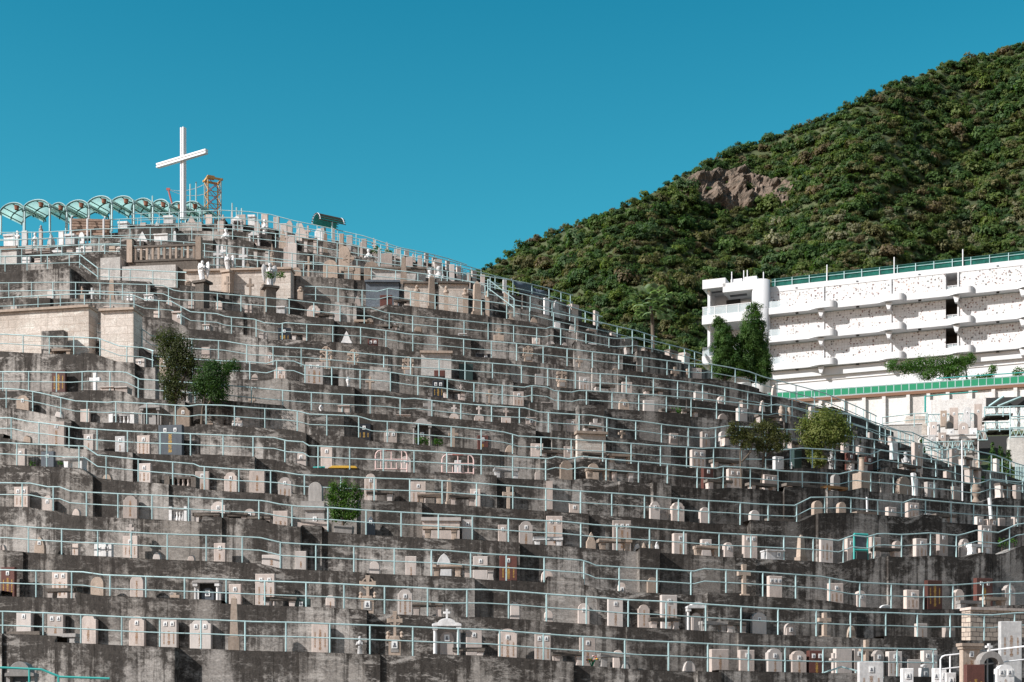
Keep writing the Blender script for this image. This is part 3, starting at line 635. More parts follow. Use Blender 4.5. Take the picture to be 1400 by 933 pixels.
def place(k, x, w_px, ytop, mode):
    """depth, floor height, width and height in metres of an item seen at this pixel"""
    D0 = Dof(k, x)
    D1 = Dof(k + 1, x) if k < NT_ and xstart(k + 1) <= x <= xend(k + 1) else D0 + 2.2
    gap = max(.9, D1 - D0)
    D = D0 + .42 if mode == 'front' else D0 + max(.45, min(gap - .55, gap * .8)) if mode == 'back' else D0 + gap * .45
    z = zfloor(k, x) - .04
    ph = phi(k, x)
    w = w_px * D / F / max(.6, math.cos(ph)); h = (HZ - ytop) / F * D - z
    return D, z, w, h, ph
ranks = {}
for it in ITEMS: ranks.setdefault((it[0], KIND[it[1]][1]), []).append(it[5])
for v in ranks.values(): v.sort()
def rank_text(k, cat, x, noun):
    L = ranks[(k, cat)]; i = L.index(x) + 1
    tr = 'lowest railed terrace' if k == 1 else 'topmost terrace' if k == 18 else f'{ORD[k]} terrace up'
    return (f'{ORD[i]} {noun} from left on the {tr}' if len(L) > 1 else f'the only {noun} on the {tr}')
for it in ITEMS:
    k, kd, c, np_, let, x, wp, yt = it
    name, cat = KIND[kd]
    vis = (yrail(k, x) + scale_px(YREF[k]) * 1.03 - yt) / scale_px(YREF[k])   # visible height above the kerb, metres
    mode = 'front' if (kd in 'bf' or vis < .62) else ('mid' if kd in 'oxklMq' else 'back')
    if kd == 'b': mode = 'front'
    D, z, w, h, ph = place(k, x, wp, yt, mode)
    h = max(h, .22); seed = int(x * 7 + k * 13)
    P = at(x, 0, D); loc = (P.x, D, z); small = k >= 13
    size = 'tall ' if vis > 1.15 else 'small ' if vis < .5 else ''
    cn = CNAME.get(c, '')
    g = GRP.get(name)
    if kd == 'o' and c == 't' and size: size = size.strip() + ' '
    if kd in 'rasgpc':
        feat = {0: ' without portrait', 1: ' with one portrait', 2: ' with two portraits', 3: ' with three portraits'}[np_] if not small else ''
        shade = {'p': 'pink', 'g': 'grey', 't': 'tan', 'w': 'white', 'k': 'black', 'r': 'red-brown', 'e': 'dark green', 'u': 'blue-grey'}[c]
        label = f'{size}{shade} {SHAPE[kd]} headstone{feat}, ' + rank_text(k, cat, x, 'headstone')
        if len(label.split()) > 16: label = label.replace(' from left', '')
        thk = .24 if x > 900 else .17
        if w > .9: thk = .26
        mb = MB()
        if kd == 'c':
            hs = h * .72; mb.prism(outline('a' if seed % 2 else 'r', w, hs), thk); cz = hs
        else: mb.prism(outline(kd, w, h), thk, 0, .02)
        if small or h < .45:
            if kd == 'c': mb.prism(cross_out(w * .6, h - hs, w * .2, hs - .01), thk * .6)
            o = mb.obj(name, c); tag(o, label, cat, g); o.location = loc; o.rotation_euler = (0, 0, ph + random.uniform(-.04, .04)); continue
        o = thing(name, label, cat, loc, ph + random.uniform(-.05, .05), g)
        mb.obj('slab', c, o)
        if kd == 'c': MB().prism(cross_out(w * .55, h - cz, w * .17, cz - .01, .62, .35), thk * .7).obj('cross', c, o)
        hh = cz if kd == 'c' else h
        if seed % 4 == 0 and mode == 'back':
            MB().box((0, 0, .05), (w * 1.25, thk + .22, .16)).obj('plinth', 'g' if c == 'p' else c, o)
        vz = max(0, h - vis)     # height hidden by the terrace edge
        s = .165 if k < 6 else .185
        if np_:
            for i in range(np_):
                p = link('portrait', portrait_mesh(s), o)
                p.location = ((i - (np_ - 1) / 2) * max(s * 1.0, w * .42 if np_ == 2 else w * .3), -thk / 2 - .012, hh - (.2 if kd in 'rc' else .27) - (0.04 if vis > 1.1 else 0))
        if let:
            top = hh - (.42 if np_ else .2); bot = max(.08, vz + .03)
            if top - bot > .22: lettering(o, w, hh, -thk / 2 - .004, bot, top, c, seed, w > .55 and seed % 3 != 0)
        continue
    if kd == 'd':
        label = f'{size}{cn} half-round grave marker, ' + rank_text(k, cat, x, 'marker')
        o = MB().prism(outline('d', w, h), .16, 0, .02).obj(name, c); tag(o, label, cat, g); o.location = loc; o.rotation_euler = (0, 0, ph); continue
    if kd == 'w':
        label = f'low {cn} block tomb, ' + rank_text(k, cat, x, 'tomb')
        o = thing(name, label, cat, loc, ph, g)
        MB().box((0, 0, h * .45), (w * .94, .6, h * .9)).obj('block', c, o); MB().box((0, -.02, h * .94), (w, .7, h * .12)).obj('capping', c, o)
        if np_: p = link('portrait', portrait_mesh(.2), o); p.location = (w * .18, -.315, h * .6)
        continue
    if kd == 'h':
        label = f'{cn} tomb with balustraded front, ' + rank_text(k, cat, x, 'tomb')
        o = thing(name, label, cat, loc, ph, g)
        for sx in (-1, 1): MB().box((sx * w * .42, 0, h * .5), (w * .16, .55, h)).obj('end_pier', c, o)
        MB().box((0, 0, h * .82), (w * .7, .5, h * .14)).obj('top_slab', c, o); b_ = MB().box((0, .1, h * .36), (w * .68, .1, h * .72)).obj('back_panel', 'darkin' if c == 'n' else 'g', o)
        for i in range(4): MB().lathe([(.05, 0), (.07, h * .2), (.04, h * .45), (.07, h * .74)], 8, (w * (-.24 + .16 * i), -.16, 0)).obj('baluster', c if c != 'n' else 'p', o)
        continue
    if kd == 'b':
        label = f'{cn} bench on stone supports, ' + rank_text(k, cat, x, 'bench')
        o = thing(name, label, cat, loc, ph + random.uniform(-.06, .06), g)
        hb = max(h, .38)
        MB().box((0, 0, hb - .065), (w, .46, .13)).obj('seat', c, o)
        for sx in (-1, 1):
            MB().prism([(-.14, 0), (.14, 0), (.1, hb * .3), (.13, hb - .13), (-.13, hb - .13), (-.1, hb * .3)], .36, 0, .02).obj('support', c if c != 'n' else 'p', o).location = (sx * w * .36, 0, 0)
        continue
    if kd == 'x':
        label = f'{size}{cn} cross on a base, ' + rank_text(k, cat, x, 'cross')
        o = thing(name, label, cat, loc, ph, g); hb = min(.3, h * .18)
        MB().prism([(-w * .42, 0), (w * .42, 0), (w * .34, hb), (-w * .34, hb)], .34).obj('base', c, o)
        MB().prism(cross_out(w, h - hb, w * .27, hb - .005, .70, .0 if seed % 2 else .25), .17).obj('shaft', c, o); continue
    if kd == 'k':
        label = f'{cn} ringed cross on a pedestal, ' + rank_text(k, cat, x, 'cross')
        o = thing(name, label, cat, loc, ph, g); vz = max(0, h - vis); zb = vz + vis * .36
        mb = MB(); mb.box((0, 0, zb / 2), (w * .74, .42, zb)); mb.prism([(-w * .42, zb - .1), (w * .42, zb - .1), (w * .26, zb + .1), (-w * .26, zb + .1)], .46)
        for sx in (-1, 1): mb.lathe([(.07, 0), (.09, .1), (.05, .16), (.08, .24), (.02, .3)], 8, (sx * w * .42, 0, zb - .02))
        mb.obj('pedestal', c, o)
        mb = MB(); hc = h - zb; mb.prism(cross_out(w * .98, hc, w * .17, zb, .66, .7), .16); mb.obj('cross', c, o)
        mb = MB(); ring(mb, w * .37, w * .29, .12, zb + hc * .66); mb.obj('ring', c, o)
        MB().box((0, -.215, vz + (zb - vz) * .42), (w * .5, .02, (zb - vz) * .6)).obj('panel', 'g', o)
        if np_: p = link('portrait', portrait_mesh(.26), o); p.location = (0, -.235, zb - .22)
        continue
    if kd == 'o':
        label = f'{size}{cn} obelisk, ' + rank_text(k, cat, x, 'obelisk')
        o = thing(name, label, cat, loc, ph + .5 * (seed % 2) * .4, g); hb = max(.3, h * .28); a = w * .5
        MB().box((0, 0, hb / 2), (w, w, hb)).obj('pedestal', c, o)
        mb = MB(); b1, b2 = a * .74, a * .5
        q = [(-b1, -b1, hb), (b1, -b1, hb), (b1, b1, hb), (-b1, b1, hb), (-b2, -b2, h - b2 * 1.3), (b2, -b2, h - b2 * 1.3), (b2, b2, h - b2 * 1.3), (-b2, b2, h - b2 * 1.3), (0, 0, h)]
        mb.add(q, [(0, 1, 5, 4), (1, 2, 6, 5), (2, 3, 7, 6), (3, 0, 4, 7), (4, 5, 8), (5, 6, 8), (6, 7, 8), (7, 4, 8)]); mb.obj('shaft', c, o); continue
    if kd == 'l':
        label = f'{size}{cn} pillar with a moulded cap, ' + rank_text(k, cat, x, 'pillar')
        o = thing(name, label, cat, loc, ph, g)
        if h > 1.2 and k == 6 and c == 't':
            MB().box((0, 0, h * .3), (w, w, h * .6)).obj('base', c, o); MB().lathe([(w * .3, h * .6), (w * .24, h * .64), (w * .2, h * .96), (w * .27, h)], 12).obj('shaft', c, o)
        else:
            MB().box((0, 0, h * .4), (w * .8, w * .8, h * .8)).obj('shaft', c, o); MB().lathe([(w * .55, h * .8), (w * .5, h * .86), (w * .2, h * .88), (w * .36, h * .94), (w * .1, h)], 10).obj('cap', c, o)
        continue
    if kd == 'q':
        label = f'{cn} urn on a foot, ' + rank_text(k, cat, x, 'urn')
        a = w / 2; o = MB().lathe([(a * .8, 0), (a * .8, h * .3), (a * .45, h * .38), (a * .4, h * .46), (a, h * .66), (a * 1.05, h * .76), (a * .6, h * .86), (a * .75, h * .9), (a * .2, h)], 12).obj(name, c, None, True)
        tag(o, label, cat, g); o.location = loc; continue
    if kd == 'v':
        label = f'{cn} robed figure with folded arms, ' + rank_text(k, cat, x, 'statue')
        mb = MB(); angel(mb, h, False); o = mb.obj('robed_statue', c, None, True); tag(o, label, cat, g); o.location = loc; o.rotation_euler = (0, 0, ph - .3); continue
    if kd == 'f':
        o = thing(name, 'small bouquet of red and yellow flowers before a headstone on the lowest railed terrace', cat, loc, ph)
        fr = random.Random(4); gl = MB()
        for i in range(12): gl.tube([(0, 0, 0), (fr.uniform(-.16, .16), fr.uniform(-.1, .1), fr.uniform(.2, .38))], .012, 4)
        gl.obj('stems', 'greenpanel', o)
        for i, cc in enumerate(('redbar', 'yellow', 'pinkbar')):
            mb = MB()
            for j in range(5): mb.lathe([(.01, -.03), (.05, 0), (.03, .04)], 6, (fr.uniform(-.18, .18), fr.uniform(-.1, .1), fr.uniform(.22, .42)))
            mb.obj('blossoms', cc, o)
        continue
    if kd == 'm':
        label = f'{cn} columned tomb portico, ' + rank_text(k, cat, x, 'tomb')
        o = thing(name, label, cat, loc, ph, g); zt = h * .80
        for sx in (-1, 1):
            col = MB(); X = sx * w * .40; col.box((X, -.12, .06), (w * .18, .24, .12)); col.lathe([(w * .065, .12), (w * .055, zt - .12)], 12, (X, -.12, 0)); col.box((X, -.12, zt - .06), (w * .17, .24, .12)); col.obj('column', c if c != 'e' else 'w', o)
            MB().box((sx * w * .40, .12, zt / 2), (w * .13, .2, zt)).obj('side_pier', c if c != 'e' else 'w', o)
        rf = MB()
        if seed % 2 == 0 or c == 'w':
            a = w * .5; rf.prism([(-a, zt), (a, zt), (a, zt + h * .05), (a * .8, zt + h * .08)] + [(a * .62 * math.cos(t), zt + h * .06 + h * .12 * math.sin(t)) for t in np.linspace(.2, PI - .2, 9)] + [(-a * .8, zt + h * .08), (-a, zt + h * .05)], .5, -.02)
        else: rf.prism([(-w * .5, zt), (w * .5, zt), (w * .5, zt + h * .06), (0, h), (-w * .5, zt + h * .06)], .5, -.02)
        roof = rf.obj('roof', c if c != 'e' else 'g', o)
        if k == 1: MB().prism(cross_out(w * .24, h * .24, w * .07, zt + h * .16), .1).obj('roof_cross', c, o)
        MB().box((0, .2, zt / 2), (w * .72, .08, zt)).obj('back_panel', 'darkin' if c == 'e' else 'g', o)
        tb = MB().prism(outline('a', w * .46, zt * .86), .12, .06).obj('tablet', {'e': 'u', 'w': 'p'}.get(c, 'g'), o)
        if np_: p = link('portrait', portrait_mesh(.24), o); p.location = (0, -.02, zt * .68)
        continue
    if kd == 'M':
        o = thing(name, 'grey stepped monument with a wide cross slab, beside the dark green conical shrub', cat, loc, ph); vz = max(0, h - vis)
        MB().box((0, -.3, vz * .5 + .12), (w * 1.5, .9, vz + .3)).obj('base', 'p', o)
        MB().box((0, 0, vz + vis * .3), (w * .92, .6, vis * .5)).obj('lower_block', 'g', o); MB().box((0, -.03, vz + vis * .42), (w * 1.05, .7, .09)).obj('moulding', 'g', o)
        MB().box((0, 0, vz + vis * .55), (w * 1.4, .4, vis * .10)).obj('arms', 'g', o); MB().prism(outline('a', w * .66, vis * .42), .36, 0).obj('head', 'g', o).location = (0, 0, vz + vis * .58)
        p = link('portrait', portrait_mesh(.2), o); p.location = (0, -.32, vz + vis * .22); continue

# ------------------------------------------------------------------ built tomb walls standing on the terraces
def tomb_wall(k, x0, x1, yt, mats, label, cornice=None, depth=1.0, mode='back', cat='tomb wall', slabtop=True):
    x = (x0 + x1) / 2; D, z, w, h, ph = place(k, x, x1 - x0, yt, mode); P = at(x, 0, D)
    o = thing('tomb_wall', label, cat, (P.x, D - .1, z), ph, 'rendered tomb walls')
    wallbox('wall_block', w, depth, h, mats, o, .1, 0, 0, depth / 2 - .3)
    if cornice: MB().box((0, depth / 2 - .36, h + .06), (w + .14, depth + .2, .13)).obj('cornice', cornice, o)
    return o, w, h, depth / 2 - .3 - depth / 2
tomb_wall(9, -60, 131, 429, 'tanwall', 'long tan rendered tomb wall with a cornice, at the left edge', 't', 1.0)
tomb_wall(9, 141, 187, 428, 'tanwall', 'short tan block-coursed tomb wall just right of the long one', 't', 1.2)
tomb_wall(9, 60, 92, 455, 'concrete', 'low dark concrete tomb wall behind the white statue at left', None, .5, 'mid')
tomb_wall(13, 140, 168, 355, 'whitewall', 'pale square tomb pier at the left end of the pale slab', None, 1.0, 'back')
tomb_wall(13, 168.6, 244, 366, 'whitewall', 'long pale smooth tomb slab under the left angel and the timber balustrade', None, 1.0, 'back')
tomb_wall(13, 501, 546, 389, 'bluewall', 'blue-grey rendered tomb wall behind the red headstone, right of centre top', 'u', .9)
tomb_wall(14, 508, 582, 371, 'whitewall', 'long low white tomb wall left of the tan obelisk', 'n', .8)
tomb_wall(13, 254, 400, 373, 'tanwall', 'long tan sandstone mausoleum wall below the white angels', 't', 1.0)
tomb_wall(10, 576, 617, 486, 'whitewall', 'pale panelled tomb wall with tan cornice above the low dark red headstone', 't', .6)
tomb_wall(13, 553, 592, 391, 'tanwall', 'rough tan tomb wall left of the ornate obelisk monument', 'n', .7)
tomb_wall(13, 600, 640, 391, 'tanwall', 'rough tan tomb wall between the two ornate monuments', 'n', .7)
tomb_wall(7, 787, 826, 596, 'tanwall', 'tan walled tomb with a flat cap behind an arched headstone', 't', .6)
tomb_wall(12, -60, 104, 374, 'concrete', 'weathered pale tomb wall behind the tan pillar headstone at the left edge', None, .8)
tomb_wall(14, -60, 30, 346, 'whitewall', 'pale low tomb wall on the upper left terrace by the frame edge', 't', .6)
tomb_wall(2, 963, 1008, 812, 'concrete', 'plain dark concrete block behind the broken white portico', None, .5)
tomb_wall(8, 200, 216, 505, 'concrete', 'narrow grey concrete pier behind the left pine tree', None, .6)
tomb_wall(7, 424, 472, 566, 'concrete', 'recessed plain concrete grave wall left of the black headstone', None, .5)
tomb_wall(8, 723, 755, 553, 'concrete', 'plain concrete tomb block above two small pink headstones', None, .5)
tomb_wall(8, 788, 824, 556, 'concrete', 'plain concrete tomb block behind the ornate pink cross', None, .5)
# long balustrade of pale timber-coloured stone near the top left
D, z, w, h, ph = place(13, 225, 103, 331, 'back'); P = at(225, 0, D)
o = thing('stone_balustrade', 'tan stone balustrade with square end piers above the long pale tomb slab', 'balustrade', (P.x, D, z), ph)
vz = (HZ - 358) / F * D - z
MB().box((0, .1, vz / 2), (w, .3, vz)).obj('plinth', 'n', o)
for sx in (-1, 1):
    MB().box((sx * w * .47, 0, (h + vz) / 2 + .1), (.36, .36, h - vz + .2)).obj('end_pier', 't', o)
for zz in (vz + .08, h - .28): MB().box((0, 0, zz), (w * .9, .2, .13)).obj('beam', 'n', o)
for i in range(11): MB().box((-w * .4 + w * .08 * i, 0, (vz + h) / 2 - .08), (.14, .12, h - vz - .35)).obj('baluster', 't', o)
# winged angels on pedestals
for (x, yt, yb, lab, k) in ((279, 360, 389, 'white winged angel statue left of the other two, before the tan mausoleum wall', 12), (314, 351, 375, 'white winged angel statue standing on top of the tan mausoleum wall', 13), (371, 363, 396, 'white winged angel statue with spread wings at the right end of the mausoleum', 12)):
    D, z, w, h, ph = place(k, x, 12, yt, 'back'); P = at(x, 0, D); zb = (HZ - yb) / F * D - z
    o = thing('angel_statue', lab, 'statue', (P.x, D - .5, z), ph + (.45 if x == 371 else -.3), 'winged angel statues')
    mb = MB(); mb.box((0, 0, zb * .5), (.62, .62, zb)); mb.box((0, 0, zb - .06), (1.0 if k == 12 else .7, .8, .14)); mb.obj('pedestal', 'n' if k == 12 else 't', o)
    mb = MB(); angel(mb, (HZ - yt) / F * (D - .5) - (HZ - yb) / F * (D - .5)); mb.obj('figure', 'w', o, True).location = (0, 0, zb)
# pale tablets, barriers, plank ...
for x, lab in ((535, 'pink-white tubular barrier leaning left, before a round-arched headstone'), (626, 'pink-white tubular barrier on the right, before a white stone')):
    D, z, w, h, ph = place(6, x, 43, 616 if x < 600 else 622, 'front'); P = at(x, 0, D)
    o = thing('crowd_barrier', lab, 'barrier', (P.x, D, z), ph, 'tubular crowd barriers')
    a = w / 2; r_ = .25; fr = [(-a, 0, 0), (-a, 0, h - r_)] + [(-a + r_ - r_ * math.cos(t), 0, h - r_ + r_ * math.sin(t)) for t in (.5, 1.0, 1.57)] + [(a - r_ + r_ * math.sin(t), 0, h - r_ + r_ * math.cos(t)) for t in (0, .57, 1.07)] + [(a, 0, h - r_), (a, 0, 0)]
    MB().tube(fr, .034).obj('frame', 'pinkbar', o); MB().tube([(-a, 0, h * .22), (a, 0, h * .22)], .028).obj('lower_bar', 'pinkbar', o); MB().tube([(-a, 0, h * .62), (a, 0, h * .62)], .028).obj('middle_bar', 'pinkbar', o)
    MB().tube([(-a * .35, -.01, h), (a * .35, -.01, h)], .04).obj('red_band', 'redbar', o)
    for i in range(5): MB().tube([(-a * .66 + a * .33 * i, 0, h * .22), (-a * .66 + a * .33 * i, 0, h * (.62 if i % 2 else 1))], .022).obj('upright', 'pinkbar', o)
D, z, w, h, ph = place(6, 469, 41, 637, 'front'); P = at(469, 0, D)
o = MB().prism([(-w / 2, 0), (w / 2, 0), (w / 2 - .12, .12), (-w / 2 + .2, .12)], .3).obj('yellow_plank', 'yellow'); tag(o, 'yellow painted plank lying on the terrace edge, centre of the photo', 'plank'); o.location = (P.x, D, z + h - .14)
D, z, w, h, ph = place(6, 438, 16, 637, 'front'); P = at(436, 0, D)
o = MB().tube([(-w / 2, 0, 0), (w / 2, .05, .03)], .06).obj('green_hose', 'teal'); tag(o, 'short green hose lying left of the yellow plank', 'hose'); o.location = (P.x, D, z + h - .1)
D, z, w, h, ph = place(4, 1177, 20, 731, 'front'); P = at(1177, 0, D)
o = thing('handcart', 'green framed box cart with a grey panel beside a pink headstone', 'cart', (P.x, D, z), ph)
for sx in (-1, 1): MB().tube([(sx * w / 2, 0, 0), (sx * w / 2, 0, h)], .05).obj('side_post', 'teal', o)
for zz in (h, h * .42): MB().tube([(-w / 2, 0, zz), (w / 2, 0, zz)], .06).obj('cross_bar', 'teal', o)
MB().box((0, .02, h * .72), (w * .8, .05, h * .42)).obj('grey_panel', 'u', o); MB().box((0, .1, h * .2), (w * .8, .4, h * .3)).obj('tray', 'darkin', o)
# bare poles
for x, yt, yb, k, c, lab, r_ in ((1186, 680, 731, 5, 'white', 'thin white pole standing above the green box cart', .045), (1316, 602, 708, 6, 'white', 'tall thin pale pole rising past two terraces near the right edge', .045), (1356, 681, 716, 5, 'w', 'leaning white post near the right edge', .09), (1251, 647, 680, 6, 'w', 'short white marble post beside the white arched tablet', .11)):
    D = Dof(k, x) + .5; P = at(x, yb, D); H = (yb - yt) / F * D; z = zfloor(k, x) - .04 ; H += P.z - z
    o = MB().tube([(0, 0, 0), (-.12 if c == 'w' else -.03, 0, H)], r_, 8).obj('post', c); o.name = 'bare_post'; tag(o, lab, 'post'); o.location = (P.x, D, z)
D = Dof(6, 751) - .2
o = MB().box((0, 0, .55), (.3, .2, 1.3)).obj('downpipe_casing', 'p'); tag(o, 'narrow pink stone strip running down the wall, centre right', 'pipe casing'); o.location = at(751, 694, D)
# ------------------------------------------------------------------ on the hilltop
# large white cross of H-section steel
D = 112.0; P = at(250.5, 300, D); H = (300 - 175) / F * D; m_ = D / F
o = thing('giant_cross', 'large white steel cross standing against the sky on the hilltop', 'cross', (P.x, D, P.z), R(-33))
def hsec(mb, a, b, w, d):
    """H section from a to b along z or x; web plus two flanges; w face width, d depth"""
    a, b = Vector(a), Vector(b); c = (a + b) / 2; L = (b - a).length
    if abs((b - a).z) > abs((b - a).x):
        for s in (-1, 1): mb.box((c.x + s * (w / 2 - .06), c.y, c.z), (.12, d, L))
        mb.box((c.x, c.y, c.z), (w - .24, d - .12, L - .02))
    else:
        for s in (-1, 1): mb.box((c.x, c.y, c.z + s * (w / 2 - .06)), (L, d, .12))
        mb.box((c.x, c.y, c.z), (L - .02, d - .12, w - .24))
mb = MB(); hsec(mb, (0, 0, 0), (0, 0, H), .34, .32); mb.obj('upright', 'white_metal', o)
mb = MB(); za = (300 - 219) / F * D; hsec(mb, (-2.55, -.25, za), (2.7, -.2, za), .33, .30); mb.obj('arm', 'white_metal', o)
# scaffold tower
D = 116; P = at(291, 300, D); m_ = D / F; w, dd, h = 24 * m_, 22 * m_, 53 * m_
o = thing('scaffold_tower', 'orange and grey lattice steel tower right of the large white cross', 'tower', (P.x, D, P.z), R(28))
for sx in (-1, 1):
    for sy in (-1, 1): MB().box((sx * w * .38, sy * dd * .38, h / 2), (.075, .075, h)).obj('leg', 'orange' if sx * sy > 0 else 'rail', o)
for lv in range(3):
    z0, z1 = h * (.02 + .32 * lv), h * (.02 + .32 * (lv + 1))
    for f_ in range(4):
        ca, sa = math.cos(f_ * PI / 2), math.sin(f_ * PI / 2); rt = lambda x, y, z: (x * ca - y * sa, x * sa + y * ca, z); a = w * .38
        mb = MB(); mb.tube([rt(-a, -a, z0), rt(a, -a, z1)], .026); mb.tube([rt(a, -a, z0), rt(-a, -a, z1)], .026); mb.obj('cross_brace', 'orange' if f_ % 2 else 'redsteel', o)
        MB().tube([rt(-a, -a, z1), rt(a, -a, z1)], .03).obj('ring_bar', 'orange', o)
mb = MB(); [mb.box((sx_ * w * .4, 0, h), (.12, dd * .95, .14)) for sx_ in (-1, 1)]; [mb.box((0, sy_ * dd * .4, h + .003), (w * .95, .12, .14)) for sy_ in (-1, 1)]; mb.obj('top_frame', 'orange', o); MB().box((-w * .12, 0, h + .2), (w * .4, .3, .26)).obj('winch', 'orange', o)
# leaning red pole with cables, two vertical poles, thin masts
D = 113; m_ = D / F
a, b = at(237, 275, D), at(230, 259, D); o = thing('derrick_pole', 'leaning red pole with two slack cables, left of the white cross', 'pole', tuple(a)); b -= a
MB().tube([(0, 0, -.6), tuple(b)], .07).obj('boom', 'redsteel', o); MB().box(tuple(b), (.28, .12, .16)).obj('head', 'redsteel', o)
for dy, ye in ((0, 253), (4, 266)):
    e = at(278, ye, 116) - a; MB().tube([tuple(b + (e - b) * t + Vector((0, 0, -1.1 * t * (1 - t)))) for t in np.linspace(0, 1, 9)], .022, 4).obj('cable', 'white_metal', o)
for x, yt, yb, lab in ((260, 252, 290, 'shorter thin pale pole standing right of the white cross'), (268, 249, 290, 'taller thin pale pole between the white cross and the orange tower'), (317.5, 278, 300, 'tallest thin mast on the terraces right of the orange tower'), (323.5, 284, 300, 'middle thin mast right of the orange tower'), (330.5, 285, 300, 'rightmost thin mast right of the orange tower'), (208.5, 268, 300, 'thin mast left of the cross among the arched canopies')):
    D = 113; o = MB().tube([(0, 0, 0), (0, 0, (yb - yt) / F * D)], .055).obj('thin_pole', 'rail'); tag(o, lab, 'pole'); o.location = at(x, yb, D)
# barrel-vault walkway canopies
CAN = [(3, 34, 276, 300), (34, 68, 272, 296), (70, 92, 276, 298), (92, 122, 272.5, 296), (122, 153, 267, 291), (153, 183, 267, 291), (183, 209, 270, 291), (209, 232, 271.5, 291), (234, 254, 274.5, 291), (250, 276, 274, 291)]
for i, (xa, xb, yt, yb) in enumerate(CAN):
    D = 110 + (xa - 3) * .012; m_ = D / F; wv = (xb - xa) * 1.32 * m_; rise = 12.5 * m_
    L = 2.5; P = at((xa + xb) / 2 - 2, yt + 14.5, D) + Vector((math.sin(R(20)), math.cos(R(20)), 0)) * (L / 2)
    lab = ['leftmost arched green canopy bay, cut by the frame edge', 'second arched green canopy bay from the left edge', 'third canopy bay from left, narrow and low between wider ones', 'fourth arched green canopy bay, directly above the slatted stack', 'fifth canopy bay from left, the first of the two highest arches', 'sixth canopy bay from left, the second of the two highest arches', 'seventh arched green canopy bay, right of the two highest', 'eighth arched green canopy bay, left of the cross foot', 'small arched canopy bay directly in front of the cross foot', 'rightmost arched green canopy bay, just right of the cross foot'][i]
    o = thing('arched_canopy', lab, 'canopy', tuple(P), R(-20), 'arched walkway canopies on the hilltop')
    arc = [(-wv / 2 * math.cos(t), rise * math.sin(t)) for t in np.linspace(0.0, PI, 13)]
    mb = MB(); n = len(arc)
    vs = [(x, -L / 2, z) for x, z in arc] + [(x, L / 2, z) for x, z in arc] + [(x, -L / 2, z + .03) for x, z in arc] + [(x, L / 2, z + .03) for x, z in arc]
    fs = []
    for j in range(n - 1): fs += [(j, j + 1, n + j + 1, n + j), (2 * n + j, 3 * n + j, 3 * n + j + 1, 2 * n + j + 1), (j, 2 * n + j, 2 * n + j + 1, j + 1), (n + j, n + j + 1, 3 * n + j + 1, 3 * n + j)]
    mb.add(vs, fs); mb.obj('roof_sheet', 'sheet', o, True)
    for yy in (-L / 2, 0, L / 2): MB().tube([(x, yy, z - .03) for x, z in arc], .05, 5).obj('arch_rib', 'darkrib' if yy else 'darkrib', o)
    MB().tube([(x, -L / 2 - .02, z + .02) for x, z in arc], .045, 5).obj('edge_trim', 'rail', o)
    for j in (1, 3, 6, 9, 11): MB().tube([(arc[j][0], -L / 2, arc[j][1] - .04), (arc[j][0], L / 2, arc[j][1] - .04)], .038, 5).obj('purlin', 'darkrib', o)
    hp = (318 - yt - 14) * m_
    for sx in (-1, 1): MB().tube([(sx * wv * .48, -L / 2 + .1, -hp), (sx * wv * .48, -L / 2 + .1, rise * .3 if sx > 0 else .05)], .07, 6).obj('post', 'rail', o)
    MB().lathe([(.06, -.22), (.15, -.2), (.17, .0), (.2, .1), (.05, .14)], 8, (wv * .22, -L / 2 - .1, rise * .42)).obj('lamp', 'terracotta', o)
# slatted timber stack
D = 113.5 - 7; P = at(122.5, 323, D); m_ = D / F; w, h = 53 * m_, 26 * m_
o = thing('slatted_stack', 'stack of brown horizontal timber slats held by pale uprights under the canopies', 'timber stack', (P.x, D, P.z - .8), R(4))
MB().box((0, .35, h * .5 + .5), (w * .96, .1, h * .9)).obj('back_sheet', 'netgreen', o)
for i in range(6): MB().box((0, .05 * i, .8 + h * (.06 + .165 * i)), (w, .5 - .06 * i, .16)).obj('slat', 'wood', o)
for xx in (-.45, -.03, .38): MB().tube([(xx * w, -.32, 0), (xx * w, -.32, .8 + h * .82), (xx * w + .06, -.1, .8 + h)], .07).obj('upright', 'white_metal', o)
# small barrel roof seen above the skyline
D = 108; m_ = D / F; P = at(449, 307, D)
o = thing('barrel_roof', 'small green barrel roof with brown slats jutting above the skyline right of the masts', 'roof', tuple(P), R(-56))
rw, L = .62, 1.9; arc = [(-rw * math.cos(t), rw * .92 * math.sin(t)) for t in np.linspace(0, PI, 11)]; n = len(arc)
mb = MB(); vs = [(x * k_, y, z * k_) for k_ in (1, .95) for y in (-L / 2, L / 2) for x, z in arc]; fs = []
for j in range(n - 1): fs += [(j, n + j, n + j + 1, j + 1), (2 * n + j, 2 * n + j + 1, 3 * n + j + 1, 3 * n + j), (j, j + 1, 2 * n + j + 1, 2 * n + j), (n + j, 3 * n + j, 3 * n + j + 1, n + j + 1)]
mb.add(vs, fs).obj('roof_sheet', 'teal', o)
for j in range(n): MB().tube([(arc[j][0] * 1.03, -L / 2 - .15, arc[j][1] * 1.03), (arc[j][0] * 1.03, L / 2 + .15, arc[j][1] * 1.03)], .035, 5).obj('slat', 'bark', o)
for yy in (-L / 2 - .05, L / 2): MB().tube([(x * 1.06, yy, z * 1.06) for x, z in arc], .035, 5).obj('end_hoop', 'white_metal', o)
for sx in (-1, 1): MB().tube([(sx * rw, 0, 0), (sx * rw, 0, -1.6)], .06).obj('post', 'rail', o)
